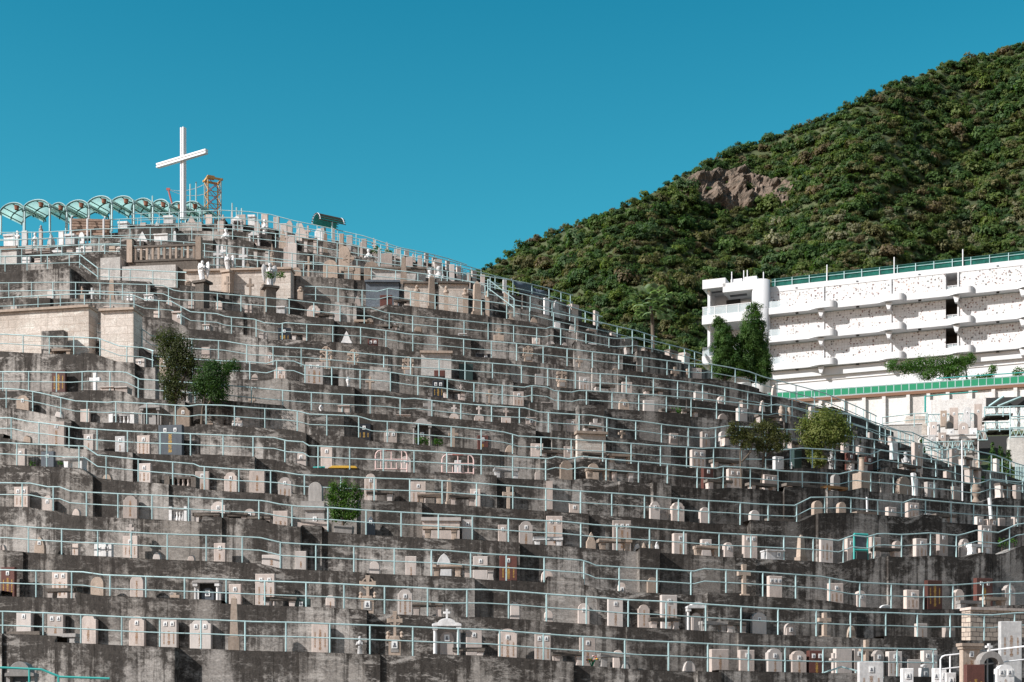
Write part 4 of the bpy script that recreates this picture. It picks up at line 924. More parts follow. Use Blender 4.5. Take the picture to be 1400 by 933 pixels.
# grey tarpaulin slung behind the railing
A_, B_ = at(699, 381, 110), at(752, 401, 113); mb = MB(); vs = []; fs = []; N = 12
for i in range(N + 1):
    t = i / N; p = A_ + (B_ - A_) * t; sag = (1.15 * math.sin(PI * min(1, t * 1.06)) ** .7 if 0 < t < 1 else 0)
    for j in range(4): vs.append((p.x, p.y + .25 * math.sin(j * 1.3 + i), p.z - sag * j / 3))
for i in range(N):
    for j in range(3): a = i * 4 + j; fs.append((a, a + 1, a + 5, a + 4))
o = MB().add(vs, fs).obj('tarpaulin', 'tarp', None, True); sol = o.modifiers.new('thick', 'SOLIDIFY'); sol.thickness = .03; tag(o, 'grey tarpaulin sagging behind the railing where the slope meets the green hill', 'tarpaulin')

# ------------------------------------------------------------------ foliage
def leaf_arrays(c, nrm, size, asp=.62):
    n = len(c); r = rng.normal(size=(n, 3)); u = np.cross(nrm, r); u /= np.linalg.norm(u, axis=1, keepdims=True) + 1e-9
    v = np.cross(nrm, u); v /= np.linalg.norm(v, axis=1, keepdims=True) + 1e-9
    s = size[:, None]; bend = nrm * s * .16
    q = np.stack([c - u * s - bend, c - v * s * asp + bend * .6, c + u * s - bend, c + v * s * asp + bend * .6], 1)
    return q.reshape(-1, 3)
def leaf_obj(name, verts, colors, parent=None, m='leaf'):
    n = len(verts) // 4; me = bpy.data.meshes.new(name); me.vertices.add(4 * n); me.vertices.foreach_set('co', verts.astype(np.float32).ravel())
    me.loops.add(4 * n); me.loops.foreach_set('vertex_index', np.arange(4 * n, dtype=np.int32)); me.polygons.add(n); me.polygons.foreach_set('loop_start', np.arange(0, 4 * n, 4, dtype=np.int32))
    me.polygons.foreach_set('loop_total', np.full(n, 4, dtype=np.int32)); me.update(calc_edges=True)
    a = me.color_attributes.new('Col', 'FLOAT_COLOR', 'POINT'); cc = np.ones((4 * n, 4), np.float32); cc[:, :3] = np.repeat(colors, 4, 0); a.data.foreach_set('color', cc.ravel())
    me.materials.append(M[m]); me.validate(); return link(name, me, parent)
def blob_leaves(blobs, per, size, cols, spread=.32, flat=1.0):
    """blobs: (x, y, z, rx, ry, rz); leaves gathered in twig clumps over each blob"""
    V = []; C = []
    for (bx, by, bz, rx, ry, rz) in blobs:
        vol = max(1.0, per * rx * rz)
        ncl = 10 + int(vol ** .5 * .85); d = rng.normal(size=(ncl, 3)); d /= np.linalg.norm(d, axis=1, keepdims=True); rad = rng.uniform(.35, 1.02, (ncl, 1)) ** .7
        cc = d * rad * [rx, ry, rz] + [bx, by, bz]; tone = rng.uniform(0, 1, ncl)
        n = int(vol); k = rng.integers(0, ncl, n); off = rng.normal(size=(n, 3)) * min(rx, rz) * spread * [1, 1, flat]
        p = cc[k] + off; nr = d[k] * 1.1 + rng.normal(size=(n, 3)) * .42 + [0, 0, .3]; nr /= np.linalg.norm(nr, axis=1, keepdims=True)
        V.append(leaf_arrays(p, nr, rng.uniform(.7, 1.3, n) * size))
        t = np.clip(tone[k] * .7 + rng.uniform(0, .35, n), 0, 1)[:, None]; c0, c1 = np.array(cols[0]), np.array(cols[1]); C.append(c0 * (1 - t) + c1 * t)
    return np.concatenate(V), np.concatenate(C)
def tree(name, label, cat, k, x, yb, blobs, trunks, per, size, cols, group=None, D=None, spread=.32, tr=.09):
    """blobs in photo pixels (x, y, rx, ry); trunks: lists of pixel points"""
    D = D or (Dof(k, x) + 1.0); m_ = D / F; B = at(x, yb, D)
    if k: B.z = zfloor(k, x) - .05
    o = thing(name, label, cat, tuple(B), 0, group)
    bl = []
    for (bx, by, rx, ry) in blobs:
        p = at(bx, by, D + random.uniform(-.3, .3) * rx * m_) - B; bl.append((p.x, p.y, p.z, rx * m_, rx * m_ * .85, ry * m_))
    V, C = blob_leaves(bl, per, size, cols, spread * (.55 if cols is CYP else .85)); leaf_obj('crown', V, C, o)
    mb = MB()
    for tp in trunks:
        pts = []
        for i, q in enumerate(tp):
            p = at(q[0], q[1], D + (random.uniform(-.15, .15) if i else 0)) - B; pts.append(tuple(p))
        if tp[0][1] >= yb - 1: pts[0] = (pts[0][0], 0, -.1)
        mb.tube(pts, tr, 7, 0, tr * .45)
    mb.obj('trunk', 'bark', o, True); return o
PINE = ((.018, .032, .012), (.060, .078, .026)); BROAD = ((.070, .110, .022), (.240, .245, .085)); CYP = ((.024, .070, .020), (.115, .195, .054)); GRN = ((.028, .085, .018), (.110, .210, .042))
OLIVE = ((.030, .044, .018), (.100, .112, .044))
tree('pine_tree', 'thin dark pine tree with an open crown, left of the round dark bush', 'tree', 7, 240, 581, [(240, 486, 15, 18), (232, 462, 15, 13), (247, 474, 19, 15), (226, 480, 13, 14), (258, 490, 17, 14), (240, 500, 20, 16), (262, 508, 13, 11), (232, 520, 13, 14), (245, 530, 15, 12), (216, 463, 9, 5), (238, 545, 9, 9), (228, 537, 8, 10)],
     [[(238, 582), (240, 555), (240, 520), (238, 480)], [(240, 545), (252, 515), (262, 495)], [(240, 530), (228, 500), (222, 472)]], 3600, .046, OLIVE)
tree('leafy_bush', 'dense round dark green bush just right of the thin pine tree', 'bush', 7, 285, 581, [(287, 517, 22, 18), (304, 505, 21, 10), (276, 530, 15, 17), (300, 528, 17, 17), (317, 500, 11, 8), (285, 500, 15, 9), (296, 542, 12, 8)],
     [[(275, 582), (277, 560), (282, 535)], [(277, 565), (290, 545)]], 4600, .046, ((.018, .048, .015), (.080, .145, .042)))
tree('conical_shrub', 'dark green conifer shrub in a planter on the fourth terrace', 'shrub', 4, 469, 719, [(456, 672, 9, 16), (472, 672, 10, 17), (486, 678, 9, 14), (464, 690, 14, 14), (480, 696, 12, 14), (458, 701, 10, 10), (470, 706, 14, 10)],
     [[(469, 720), (469, 695)]], 5600, .042, ((.016, .060, .016), (.115, .20, .038)), None, None, .3)
x = 470; D, z, w, h, ph = place(4, x, 26, 718, 'front'); P = at(x, 0, D + .4); o = MB().prism([(-w * .45, 0), (w * .45, 0), (w * .5, h), (-w * .5, h)], .6).obj('stone_planter', 'g'); tag(o, 'grey stone planter box under the dark conifer shrub', 'planter'); o.location = (P.x, D + .5, z)
tree('pine_tree', 'crooked olive-green pine tree, left of two joined crowns, low on the right slope', 'tree', 6, 1015, 640, [(1004, 582, 9, 7), (1012, 594, 14, 10), (1025, 600, 12, 9), (1007, 603, 9, 6), (1020, 610, 8, 6), (1000, 592, 6, 8)],
     [[(1014, 640), (1012, 620), (1014, 605)], [(1014, 632), (1026, 618), (1030, 606)]], 4200, .042, ((.036, .046, .017), (.125, .125, .042)), 'olive pines on the right slope', None, .32, .055)
tree('pine_tree', 'larger olive-green pine tree, right of two joined crowns, beside the round bush', 'tree', 6, 1045, 640, [(1038, 582, 13, 8), (1052, 588, 16, 11), (1064, 598, 14, 11), (1046, 602, 16, 11), (1060, 612, 14, 8), (1076, 600, 7, 7), (1040, 613, 9, 7)],
     [[(1039, 641), (1044, 624), (1050, 608)], [(1042, 630), (1060, 614)]], 4200, .042, ((.036, .046, .017), (.125, .125, .042)), 'olive pines on the right slope', None, .32, .055)
tree('round_bush', 'round light green broadleaf bush on the right slope', 'bush', 7, 1128, 640, [(1128, 578, 30, 18), (1108, 590, 16, 18), (1148, 592, 17, 17), (1128, 596, 26, 16), (1114, 618, 12, 12), (1120, 630, 12, 9), (1104, 604, 8, 9)],
     [[(1124, 641), (1125, 615), (1128, 595)]], 3400, .058, BROAD, None, None, .3)
D = Dof(11, 985) + 3
tree('cypress_tree', 'left, lower of the two dense dark cypresses before the white building', 'tree', 0, 992, 522, [(982, 440, 8, 9), (990, 470, 12, 22), (994, 500, 13, 18), (984, 500, 12, 18), (1006, 496, 13, 20), (988, 456, 12, 16), (984, 478, 11, 18), (993, 486, 13, 22), (990, 506, 13, 14), (1000, 470, 9, 15)], [[(991, 524), (991, 500), (988, 460)]], 4000, .060, CYP, 'dense cypresses', 117.0, .3, .16)
tree('cypress_tree', 'right, taller of the two dense dark cypresses before the white building', 'tree', 0, 1028, 522, [(1033, 424, 11, 11), (1026, 462, 15, 22), (1036, 470, 14, 24), (1030, 500, 18, 18), (1046, 500, 11, 20), (1012, 500, 14, 18), (1040, 515, 14, 10), (1027, 442, 15, 16), (1040, 448, 8, 14), (1017, 462, 12, 14), (1030, 478, 18, 22), (1044, 486, 9, 20), (1020, 498, 14, 18), (1038, 508, 14, 12), (1012, 480, 8, 16)], [[(1029, 524), (1029, 490), (1031, 440)]], 4000, .060, CYP, 'dense cypresses', 117.5, .3, .16)
tree('creeper', 'leafy creeper hanging over the white wall under the lowest balcony', 'climbing plant', 0, 1270, 520, [(1222, 500, 12, 8), (1240, 502, 15, 9), (1258, 500, 15, 11), (1278, 500, 16, 11), (1298, 496, 15, 10), (1314, 495, 15, 8), (1270, 512, 14, 7), (1290, 510, 14, 9), (1308, 508, 14, 9), (1326, 490, 9, 6)], [[(1300, 522), (1290, 505), (1260, 500)], [(1322, 524), (1320, 500)]], 1800, .075, GRN, None, 150.5, .34, .1)
tree('low_shrub', 'small low shrub above the green panel fence, right of the creeper', 'shrub', 0, 1338, 522, [(1336, 518, 14, 5), (1352, 514, 7, 5), (1357, 506, 6, 7)], [[(1340, 524), (1350, 512)]], 1800, .075, GRN, None, 147, .34, .08)
tree('low_shrub', 'small dark shrub at the right frame edge by the green panel fence', 'shrub', 0, 1392, 515, [(1393, 510, 8, 7)], [[(1392, 517), (1393, 510)]], 1800, .075, GRN, None, 145, .34, .08)
for x, yt, yb, lab in ((1357, 604, 650, 'tallest small cypress sapling near the right edge behind the railings'), (1368, 611, 650, 'middle small cypress sapling near the right edge behind the railings'), (1379, 616, 650, 'widest small cypress sapling near the right edge behind the railings'), (1260, 600, 632, 'small leafy sapling below the end of the pale stair wall')):
    tree('cypress_sapling', lab, 'sapling', 0, x, yb, [(x, yt + (yb - yt) * t, 2.5 + 5.5 * t, 7) for t in (.1, .3, .5, .7, .9)], [[(x, yb), (x, yt + 8)]], 1600, .07, CYP, 'cypress saplings', 104.0, .3, .06)
tree('potted_shrub', 'round clipped green shrub in a pot at the far right, left of its twin', 'shrub', 4, 1370, 757, [(1370, 744, 7, 7)], [[(1370, 757), (1370, 745)]], 1500, .05, GRN, 'clipped shrubs at the right edge', None, .3, .04)
tree('potted_shrub', 'small clipped green shrub at the right edge, right of the rounder one', 'shrub', 4, 1385, 754, [(1386, 741, 5, 5)], [[(1386, 754), (1386, 742)]], 1500, .05, GRN, 'clipped shrubs at the right edge', None, .3, .04)
for k, x, y, r_, lab in ((5, 44, 633, 4, 'small green plant at the left, beside the low dark slate stone'), (5, 82, 634, 4, 'small green plant beside the white bench, left side'), (7, 576, 602, 8, 'green plant before the grey portico, left of the bench'), (7, 597, 604, 7, 'green plant right of the grey portico beside the tan cross'), (9, 924, 562, 7, 'green plant under a dark bench, ninth terrace up'), (7, 1337, 656, 7, 'bright green plant behind the tan urn near the right edge'), (9, 151, 495, 5, 'little green plant at the foot of the pale headstone by the tan walls'), (12, 367, 376, 7, 'green plant left of the spread-winged angel'), (12, 383, 376, 6, 'green plant right of the spread-winged angel'), (16, 513, 341, 6, 'green wreath by a small stone below the skyline, left one'), (16, 530, 344, 5, 'green wreath by a small stone below the skyline, right one')):
    D_ = Dof(k, x) + .6
    tree('small_plant', lab, 'plant', 0, x, y + r_, [(x, y, r_, r_ * .7), (x + r_ * .7, y + 1, r_ * .6, r_ * .6)], [[(x, y + r_), (x, y)]], 1600, .055, GRN, None, D_, .35, .02)

# fan palm on the hill
D = 160; m_ = D / F; B = at(893, 452, D)
o = thing('fan_palm', 'fan palm with pale drooping fronds on the wooded slope left of the white building', 'tree', tuple(B)); MB().tube([(0, 0, -2), (-.1, 0, 1.2), (-.3, 0, 2.6)], .22, 8, 0, .17).obj('trunk', 'bark', o, True)
V = []; C = []
for i in range(46):
    a = rng.uniform(0, 2 * PI); el = rng.uniform(-.7, 1.3); L = rng.uniform(1.1, 1.9); base = np.array([-.3 + rng.uniform(-.9, 1.1), rng.uniform(-.7, .7), 2.7 + rng.uniform(-.2, .5)])
    d = np.array([math.cos(a) * math.cos(el), math.sin(a) * math.cos(el), math.sin(el)]); tip = base + d * L
    side = np.cross(d, [0, 0, 1]); side /= np.linalg.norm(side) + 1e-6; upv = np.cross(side, d)
    cc = np.array([.19, .25, .145]) * rng.uniform(.7, 1.5)
    for j in range(11):
        t = (j - 5) / 5 * 1.25; dd = d * math.cos(t) + side * math.sin(t) ; e = tip + dd * .75 - np.array([0, 0, .22 * abs(t)]); w = np.cross(dd, upv); w /= np.linalg.norm(w) + 1e-6
        V.append(np.array([tip, tip + dd * .4 + w * .13, e, tip + dd * .4 - w * .13])); C.append(cc * rng.uniform(.85, 1.2))
leaf_obj('crown', np.concatenate(V), np.array(C), o)

# ------------------------------------------------------------------ the wooded mountain
SKY = [(-200, 1050), (300, 640), (520, 450), (655, 372), (690, 356), (720, 336), (745, 326), (800, 305), (870, 277), (920, 248), (1000, 209), (1060, 188), (1130, 163), (1200, 128), (1230, 113), (1300, 90), (1400, 63), (1700, -20), (2100, -60)]
NX, NTT = 150, 60
XS = np.linspace(420, 1760, NX); HT = np.zeros((NTT + 1 + 4, NX, 3))
def fbm(x, y):
    return (math.sin(x * .031 + 1.3 * math.sin(y * .05)) * .5 + math.sin(x * .083 + y * .11 + 2) * .3 + math.sin(x * .19 - y * .23 + 1) * .2)
for i, x in enumerate(XS):
    ys = interp(SKY, x); Dr = 285 + (x - 650) * .13 + 14 * math.sin(x * .02)
    for j in range(NTT + 1):
        t = j / NTT; y = 760 + (ys - 760) * t; D0 = 176 + max(0, (1000 - x)) * .02
        D = D0 + (Dr - D0) * (t ** 1.12) + 7 * fbm(x, y) * math.sin(PI * t) * t
        HT[j, i] = at(x, y, D)
    for j in range(1, 5): HT[NTT + j, i] = HT[NTT, i] + np.array([x * .002, 16 * j, -9.0 * j ** 1.3])
vs = HT.reshape(-1, 3); fs = [(j * NX + i, j * NX + i + 1, (j + 1) * NX + i + 1, (j + 1) * NX + i) for j in range(NTT + 4) for i in range(NX - 1)]
o = MB().add([tuple(v) for v in vs], fs).obj('mountain', 'soil', None, True); o['kind'] = 'structure'
def hillpt(x, t):
    fi = (x - XS[0]) / (XS[-1] - XS[0]) * (NX - 1); i = int(min(NX - 2, max(0, fi))); f = fi - i; fj = t * NTT; j = int(min(NTT - 1, max(0, fj))); g = fj - j
    a = HT[j, i] * (1 - f) + HT[j, i + 1] * f; b = HT[j + 1, i] * (1 - f) + HT[j + 1, i + 1] * f; return a * (1 - g) + b * g
# crowns of the wood, each a different mix of a few leaf-cluster patterns
PROT = []
for p in range(10):
    bl = [(0, 0, .45, 1, 1, .62)] + [(rng.uniform(-.7, .7), rng.uniform(-.7, .7), rng.uniform(.3, .95), rng.uniform(.35, .6), rng.uniform(.35, .6), rng.uniform(.3, .48)) for _ in range(4)]
    VV, CC = [], []
    for (bx, by, bz, rx, ry, rz) in bl:
        n = int(430 * rx * rz + 46); ncl = max(8, n // 8); d = rng.normal(size=(ncl, 3)); d[:, 2] = np.abs(d[:, 2]) * .9 - .15; d /= np.linalg.norm(d, axis=1, keepdims=True)
        cc = d * rng.uniform(.75, 1.05, (ncl, 1)) * [rx, ry, rz] + [bx, by, bz]; k = rng.integers(0, ncl, n); pnt = cc[k] + rng.normal(size=(n, 3)) * .085
        nr = d[k] * 1.2 + rng.normal(size=(n, 3)) * .26 + [0, 0, .3]; nr /= np.linalg.norm(nr, axis=1, keepdims=True)
        VV.append(leaf_arrays(pnt, nr, rng.uniform(.065, .135, n), .75)); CC.append(rng.uniform(.0, 1, ncl)[k] * .6 + rng.uniform(0, .4, n))
    PROT.append((np.concatenate(VV), np.concatenate(CC)))
PAL = [((.018, .046, .014), (.065, .098, .032)), ((.026, .052, .016), (.088, .108, .036)), ((.040, .048, .022), (.112, .105, .052)), ((.012, .034, .012), (.046, .080, .026)), ((.048, .045, .028), (.125, .098, .062)), ((.030, .060, .014), (.110, .135, .038)), ((.016, .040, .018), (.055, .085, .038))]
def inrock(x, y):
    return ((x - 1005 - (y - 262) * .4) / 72) ** 2 + ((y - 263 + (x - 1005) * -.02) / 25) ** 2 < 1 + .35 * math.sin(x * .21) * math.sin(y * .3)
V = []; C = []
cnt = 0
for gx in np.arange(560, 1470, 7.4):
    ys = interp(SKY, gx)
    for gy in np.arange(ys - 2, 640, 6.8):
        x = gx + rng.uniform(-4.5, 4.5); y = gy + rng.uniform(-4, 4); ys2 = interp(SKY, x)
        t = (760 - y) / (760 - ys2)
        if t > 1.0: t = 1.0
        if 1075 < x and y > 470: continue
        if x < 900 and y > 400 + (x - 560) * .6: continue
        yy = 760 + (ys2 - 760) * t
        if inrock(x, yy) and rng.uniform() < .5 - .3 * max(0, ((yy - 268) / 20)): continue
        p = hillpt(x, t); r = p[1] / F * rng.choice([4.6, 6, 7.5, 10, 14, 18], p=[.24, .3, .22, .14, .07, .03])
        if t > .97: r = min(r, p[1] / F * 9) * rng.uniform(.4, 1.3)
        pv, pc = PROT[rng.integers(0, len(PROT))]; a = rng.uniform(0, 2 * PI); ca, sa = math.cos(a), math.sin(a); q = pv * [r, r, r * rng.uniform(.75, 1.25)]
        # small crowns need as fine a leaf as large ones
        q = np.stack([q[:, 0] * ca - q[:, 1] * sa, q[:, 0] * sa + q[:, 1] * ca, q[:, 2]], 1) + p - [0, 0, r * .25]
        zone = .5 + .5 * math.sin(x * .013 + y * .021 + 1.2) * math.cos(y * .017 - x * .006)
        pr = np.array([1.4, 1.3, .35 + .9 * zone, 1.0, .08 + .32 * zone, .5, .9]); c0, c1 = PAL[rng.choice(7, p=pr / pr.sum())]
        if y > 300 + (x - 1000) * -.05 and x > 1020 and rng.uniform() < .12: c0, c1 = ((.075, .085, .055), (.19, .18, .125))
        V.append(q); tt = pc[:, None]; br = rng.uniform(.85, 1.18); C.append((np.array(c0) * (1 - tt) + np.array(c1) * tt) * br * [1.85, 1.78, 1.72]); cnt += 1
print('crowns', cnt, sum(len(v) for v in V) // 4)
o = leaf_obj('hillside_wood', np.concatenate(V), np.concatenate(C)); o['kind'] = 'stuff'; o['label'] = 'dense green scrub woodland covering the mountain slope'; o['category'] = 'woodland'
# rock face among the trees
from mathutils import noise as MN
vs = []; fs = []; nx, ny = 120, 52
for j in range(ny + 1):
    for i in range(nx + 1):
        x = 922 + 172 * i / nx; y = 230 + 66 * j / ny; ys2 = interp(SKY, x); t = (760 - y) / (760 - ys2)
        p = hillpt(x, min(1, max(0, t))); n1 = MN.fractal(Vector((x * .035, y * .06, 3)), 1, 2, 5); n2 = MN.ridged_multi_fractal(Vector((x * .05, y * .028, 7)), 1, 2, 5, 1, 2)
        e = max(0, 1 - ((x - 1005) / 84) ** 2 - ((y - 263) / 31) ** 2 + .35 * n1) ** .5
        vs.append((p[0] + n1 * 1.2 * e, p[1] - e * (2.4 + 1.5 * n1 + 1.1 * n2) + 1.2, p[2] + e * (.9 * n1 + .5 * n2)))
for j in range(ny):
    for i in range(nx): a = j * (nx + 1) + i; fs.append((a + nx + 1, a + nx + 2, a + 1, a))
o = MB().add(vs, fs).obj('rock_outcrop', 'rock'); tag(o, 'bare brown rock face showing through the trees on the mountain', 'rock face')

for k, a, c, lab in ((13, (109, 348), (134, 367), 'short sloping pale cyan stair railing above the pale slab at upper left'), (13, (667, 382), (703, 409), 'sloping pale cyan stair railing near the skyline, right of the ornate monuments')):
    D = Dof(k, a[0]) + .3; p = at(*a, D); q = at(*c, D - .4) - p
    o = thing('stair_railing', lab, 'railing', tuple(p), 0, 'sloping stair railings'); MB().tube([(0, 0, 0), tuple(q)], .034).obj('top_rail', 'rail', o); MB().tube([(0, 0, -.55), tuple(q - Vector((0, 0, .55)))], .03).obj('mid_rail', 'rail', o)
    for t_ in (0, 1): MB().tube([tuple(q * t_), tuple(q * t_ - Vector((0, 0, 1.1)))], .034).obj('post', 'rail', o)
# ------------------------------------------------------------------ columbarium building
A0 = at(1051, 0, 162.0); A0.z = 0; B0 = at(1395, 0, 152.5); B0.z = 0
dv = (B0 - A0).normalized(); RZ = math.atan2(dv.y, dv.x); nv = Vector((dv.y, -dv.x, 0))   # outward
def S(px, off=0):
    """distance along the facade of the point seen at pixel column px, on a plane set back by off"""
    a = A0 - nv * off; rx = (px - 700) / F
    # a + s*dv = (rx*D, D)
    return (rx * a.y - a.x) / (dv.x - rx * dv.y)
def ZB(y, px=1051, off=0):
    s = S(px, off); p = A0 - nv * off + dv * s; return (HZ - y) / F * p.y
b = thing('columbarium_building', 'long white columbarium of curved balconies with niche-covered walls, at the foot of the mountain', 'building', tuple(A0), RZ)
SE = S(1395) + 16
BULGE = [(S(x0), S(x1)) for x0, x1 in ((1102, 1143), (1197, 1237), (1294, 1331), (1388, 1424), (1480, 1515))]
def bulge(s):
    for a, c in BULGE:
        if a <= s <= c:
            t = (s - a) / (c - a); return .58 * (t / .42) ** 2 * (3 - 2 * t / .42) if t < .42 else (.58 if t < .8 else .58 * math.sqrt(max(0, 1 - ((t - .8) / .2) ** 2)))
    return 0
SS = []
s = 0.0
while s < SE: SS.append(s); s += .22
for a, c in BULGE: SS += [a + (c - a) * (.8 + .2 * math.sin(q_)) for q_ in np.linspace(0, PI / 2, 9)]
SS = sorted(set(SS)); ZT = [46.85, 43.74, 40.63]; YN = 1.15
for f_, zt in enumerate(ZT):
    mb = MB(); P = [(s, -bulge(s)) for s in SS]; n = len(P); hb = .70
    vs = [(x, y, zt - hb) for x, y in P] + [(x, y, zt) for x, y in P] + [(x, y + .12, zt) for x, y in P] + [(x, y + .12, zt - hb + .22) for x, y in P]; fs = []
    for i in range(n - 1): fs += [(i, i + 1, n + i + 1, n + i), (n + i, n + i + 1, 2 * n + i + 1, 2 * n + i), (2 * n + i, 2 * n + i + 1, 3 * n + i + 1, 3 * n + i)]
    mb.add(vs, fs); mb.obj('balcony_parapet', 'white', b)
    mb = MB(); vs = [(x, y + .004, zt - hb + .002) for x, y in P] + [(x, YN + .3, zt - hb + .002) for x, y in P] + [(x, y + .1, zt - hb + .22) for x, y in P] + [(x, YN + .3, zt - hb + .22) for x, y in P]; fs = []
    for i in range(n - 1): fs += [(n + i, n + i + 1, i + 1, i), (2 * n + i, 2 * n + i + 1, 3 * n + i + 1, 3 * n + i)]
    mb.add(vs, fs).obj('floor_slab', 'white', b)
    zc = zt + 3.11 - .76 if f_ else 48.95; z0 = zt - .54
    ops = [(S(1293, YN), S(1311, YN)), (S(1474, YN), S(1490, YN))]; q = []; uv = []; s0 = -.1
    for o0, o1 in ops + [(SE, SE)]:
        q.append(((s0, YN, z0), (o0, YN, z0), (o0, YN, zc), (s0, YN, zc))); uv.append(((s0, z0), (o0, z0), (o0, zc), (s0, zc))); s0 = o1
    uvmesh('niche_wall', q, 'niche', b, None, uv)
    for o0, o1 in ops:
        mb = MB(); mb.add([(o0, YN, z0), (o0, YN + 3, z0), (o1, YN + 3, z0), (o1, YN, z0), (o0, YN, zc), (o0, YN + 3, zc), (o1, YN + 3, zc), (o1, YN, zc)], [(0, 1, 5, 4), (1, 2, 6, 5), (2, 3, 7, 6), (3, 0, 1, 2), (4, 5, 6, 7)])
        op = mb.obj('opening', 'white' if f_ == 0 else 'n', b)
        MB().box(((o0 + o1) / 2, YN + .2, zt + .25), (o1 - o0 - .06, .03, .85)).obj('glass_rail', 'glass', op)
        for xx in (o0 + .05, (o0 + o1) / 2, o1 - .05): MB().box((xx, YN + .16, zt + .25), (.05, .05, .95)).obj('rail_post', 'white_metal', op)
        MB().box(((o0 + o1) / 2, YN + .16, zt + .72), (o1 - o0, .06, .05)).obj('handrail', 'white_metal', op)
    for px in (1126, 1218, 1310, 1400, 1492):
        s = S(px, YN); MB().box((s, YN - .07, (z0 + zc) / 2), (.16, .14, zc - z0)).obj('column', 'white', b)
        if f_ or True:
            br = MB(); br.prism([(-.14, -.75), (.14, -.75), (.34, -.04), (-.34, -.04)], .55); br.obj('bracket', 'white', b).location = (s - .1, .15, zt - .76 + .03)
        if f_ < 2: MB().tube([(s - .05, .5, zt - 1.25), (s + .28, .9, zt - 1.7), (s + .25, YN - .2, zt - 1.8)], .06, 6).obj('drain_pipe', 'white', b)
    for px in (1089, 1172, 1257, 1364): MB().box((S(px), .35, zt - hb - .06), (.3, .25, .16)).obj('ceiling_lamp', 'darkin', b)
    # glass end rail beside the turret
    MB().box((1.0, .06, zt + .36), (1.9, .03, .72)).obj('glass_rail', 'glass', b)
    for xx in (.25, 1.05, 1.95): MB().box((xx, .08, zt + .38), (.06, .06, .78)).obj('rail_post', 'white_metal', b)
# roof parapet and the netting fence on it
MB().box((SE / 2, YN + .2, 49.2), (SE + .2, .5, .62)).obj('roof_parapet', 'white', b)
for px in (1089, 1172, 1257, 1364): MB().box((S(px, YN), YN - .08, 49.1), (.22, .06, .1)).obj('wall_vent', 'u', b)
nf = thing('roof_netting_fence', 'dark green netting fence along the flat roof of the white building', 'fence', tuple(A0), RZ)
MB().box((SE / 2, YN + .5, 50.02), (SE, .04, .92)).obj('netting', 'netgreen', nf)
for zz, r_ in ((50.48, .05), (50.2, .04)): MB().tube([(0, YN + .4, zz), (SE, YN + .4, zz)], r_ * .7).obj('rail', 'darkrib' if zz > 50.3 else 'rail', nf)
for i in range(int(SE / 1.9) + 1): MB().box((.4 + 1.9 * i, YN + .42, 50.0), (.08, .1, 1.0)).obj('post', 'rail', nf)
for px, lab in ((1043, 'thin roof pole near the turret of the white building'), (1130, 'thin roof pole rising from the green netting, nearest the turret side'), (1222, 'thin roof pole rising from the middle of the green netting'), (1316, 'thin roof pole rising from the green netting near the right edge')):
    p = A0 + dv * S(px, YN) - nv * (YN + .35); o = MB().tube([(0, 0, 49.4), (0, 0, 51.4)], .06).obj('roof_pole', 'white_metal'); tag(o, lab, 'pole'); o.location = p
# lower storey : soffit beam, set-back white wall
MB().box((SE / 2 + .1, .9, 39.45), (SE, .8, .85)).obj('soffit_beam', 'white', b)
MB().box((SE / 2 - 1, 1.15, 33.5), (SE + 6, .6, 11.2)).obj('base_wall', 'white', b)
MB().tube([(0, .8, 38.55), (SE, .8, 38.55)], .05).obj('conduit', 'panelwall', b)
# end tower
x0, x1, xt = S(960), S(1027), S(1050)
MB().lathe([(1.0, 33), (1.0, 50.1)], 28, ((x1 + xt) / 2 + .05, .55, 0)).obj('turret', 'white', b, True)
xm = S(989)
MB().box(((x0 + xm) / 2 + .15, 1.5, 50.25), (xm - x0 + .2, 3.2, 1.0)).obj('roof_slab', 'white', b)
MB().box(((xm + x1) / 2 + .1, 1.45, 49.62), (x1 - xm + .3, 3.1, 1.0)).obj('roof_slab', 'white', b)
MB().box(((xm + x1) / 2 - .3, 1.9, 50.42), (1.3, 2.0, .72)).obj('roof_block', 'white', b)
MB().box((x1 - .3, 1.6, 50.5), (1.5, 1.6, .7)).obj('roof_tank', 'white', b)
for xx in (x0 + 3.2, x1 - 1.0, x1 - .6): MB().tube([(xx, .8, 50.4), (xx, .8, 51.6)], .06).obj('vent_pipe', 'white_metal', b)
MB().box(((x0 + x1) / 2, 3.5, 42), (x1 - x0 - .6, .4, 17)).obj('back_wall', 'white', b)
MB().box((x0 + .62, 2.0, 42), (.3, 2.8, 17)).obj('end_wall', 'white', b)
for zt in (46.75, 42.2):
    MB().box(((x0 + x1) / 2, -.05, zt - .5), (x1 - x0, .14, 1.0)).obj('balcony_parapet', 'white', b); MB().box((x0 + .07, 1.2, zt - .5), (.14, 2.4, .995)).obj('balcony_parapet', 'white', b)
    MB().box(((x0 + x1) / 2, 1.6, zt - .92), (x1 - x0 - .05, 3.3, .2)).obj('floor_slab', 'white', b)
    MB().box(((x0 + x1) / 2, 0, zt + .46), (x1 - x0 - .1, .03, .9)).obj('glass_rail', 'glass', b)
    for i in range(5): MB().box((x0 + .1 + (x1 - x0 - .2) * i / 4, 0, zt + .46), (.06, .06, .94)).obj('rail_post', 'white_metal', b)
    MB().box(((x0 + x1) / 2, 0, zt + .94), (x1 - x0, .07, .06)).obj('handrail', 'white_metal', b)
dr = MB().box((S(980, 3.3), 3.25, 47.0), (1.1, .1, 2.2)).obj('door', 'u', b); MB().box((S(980, 3.3), 3.18, 47.9), (.9, .05, .3)).obj('door_light', 'darkin', dr)
MB().box((S(972, 3.3), 3.24, 47.2), (.85, .08, 2.0)).obj('door_panel', 'white_metal', b)
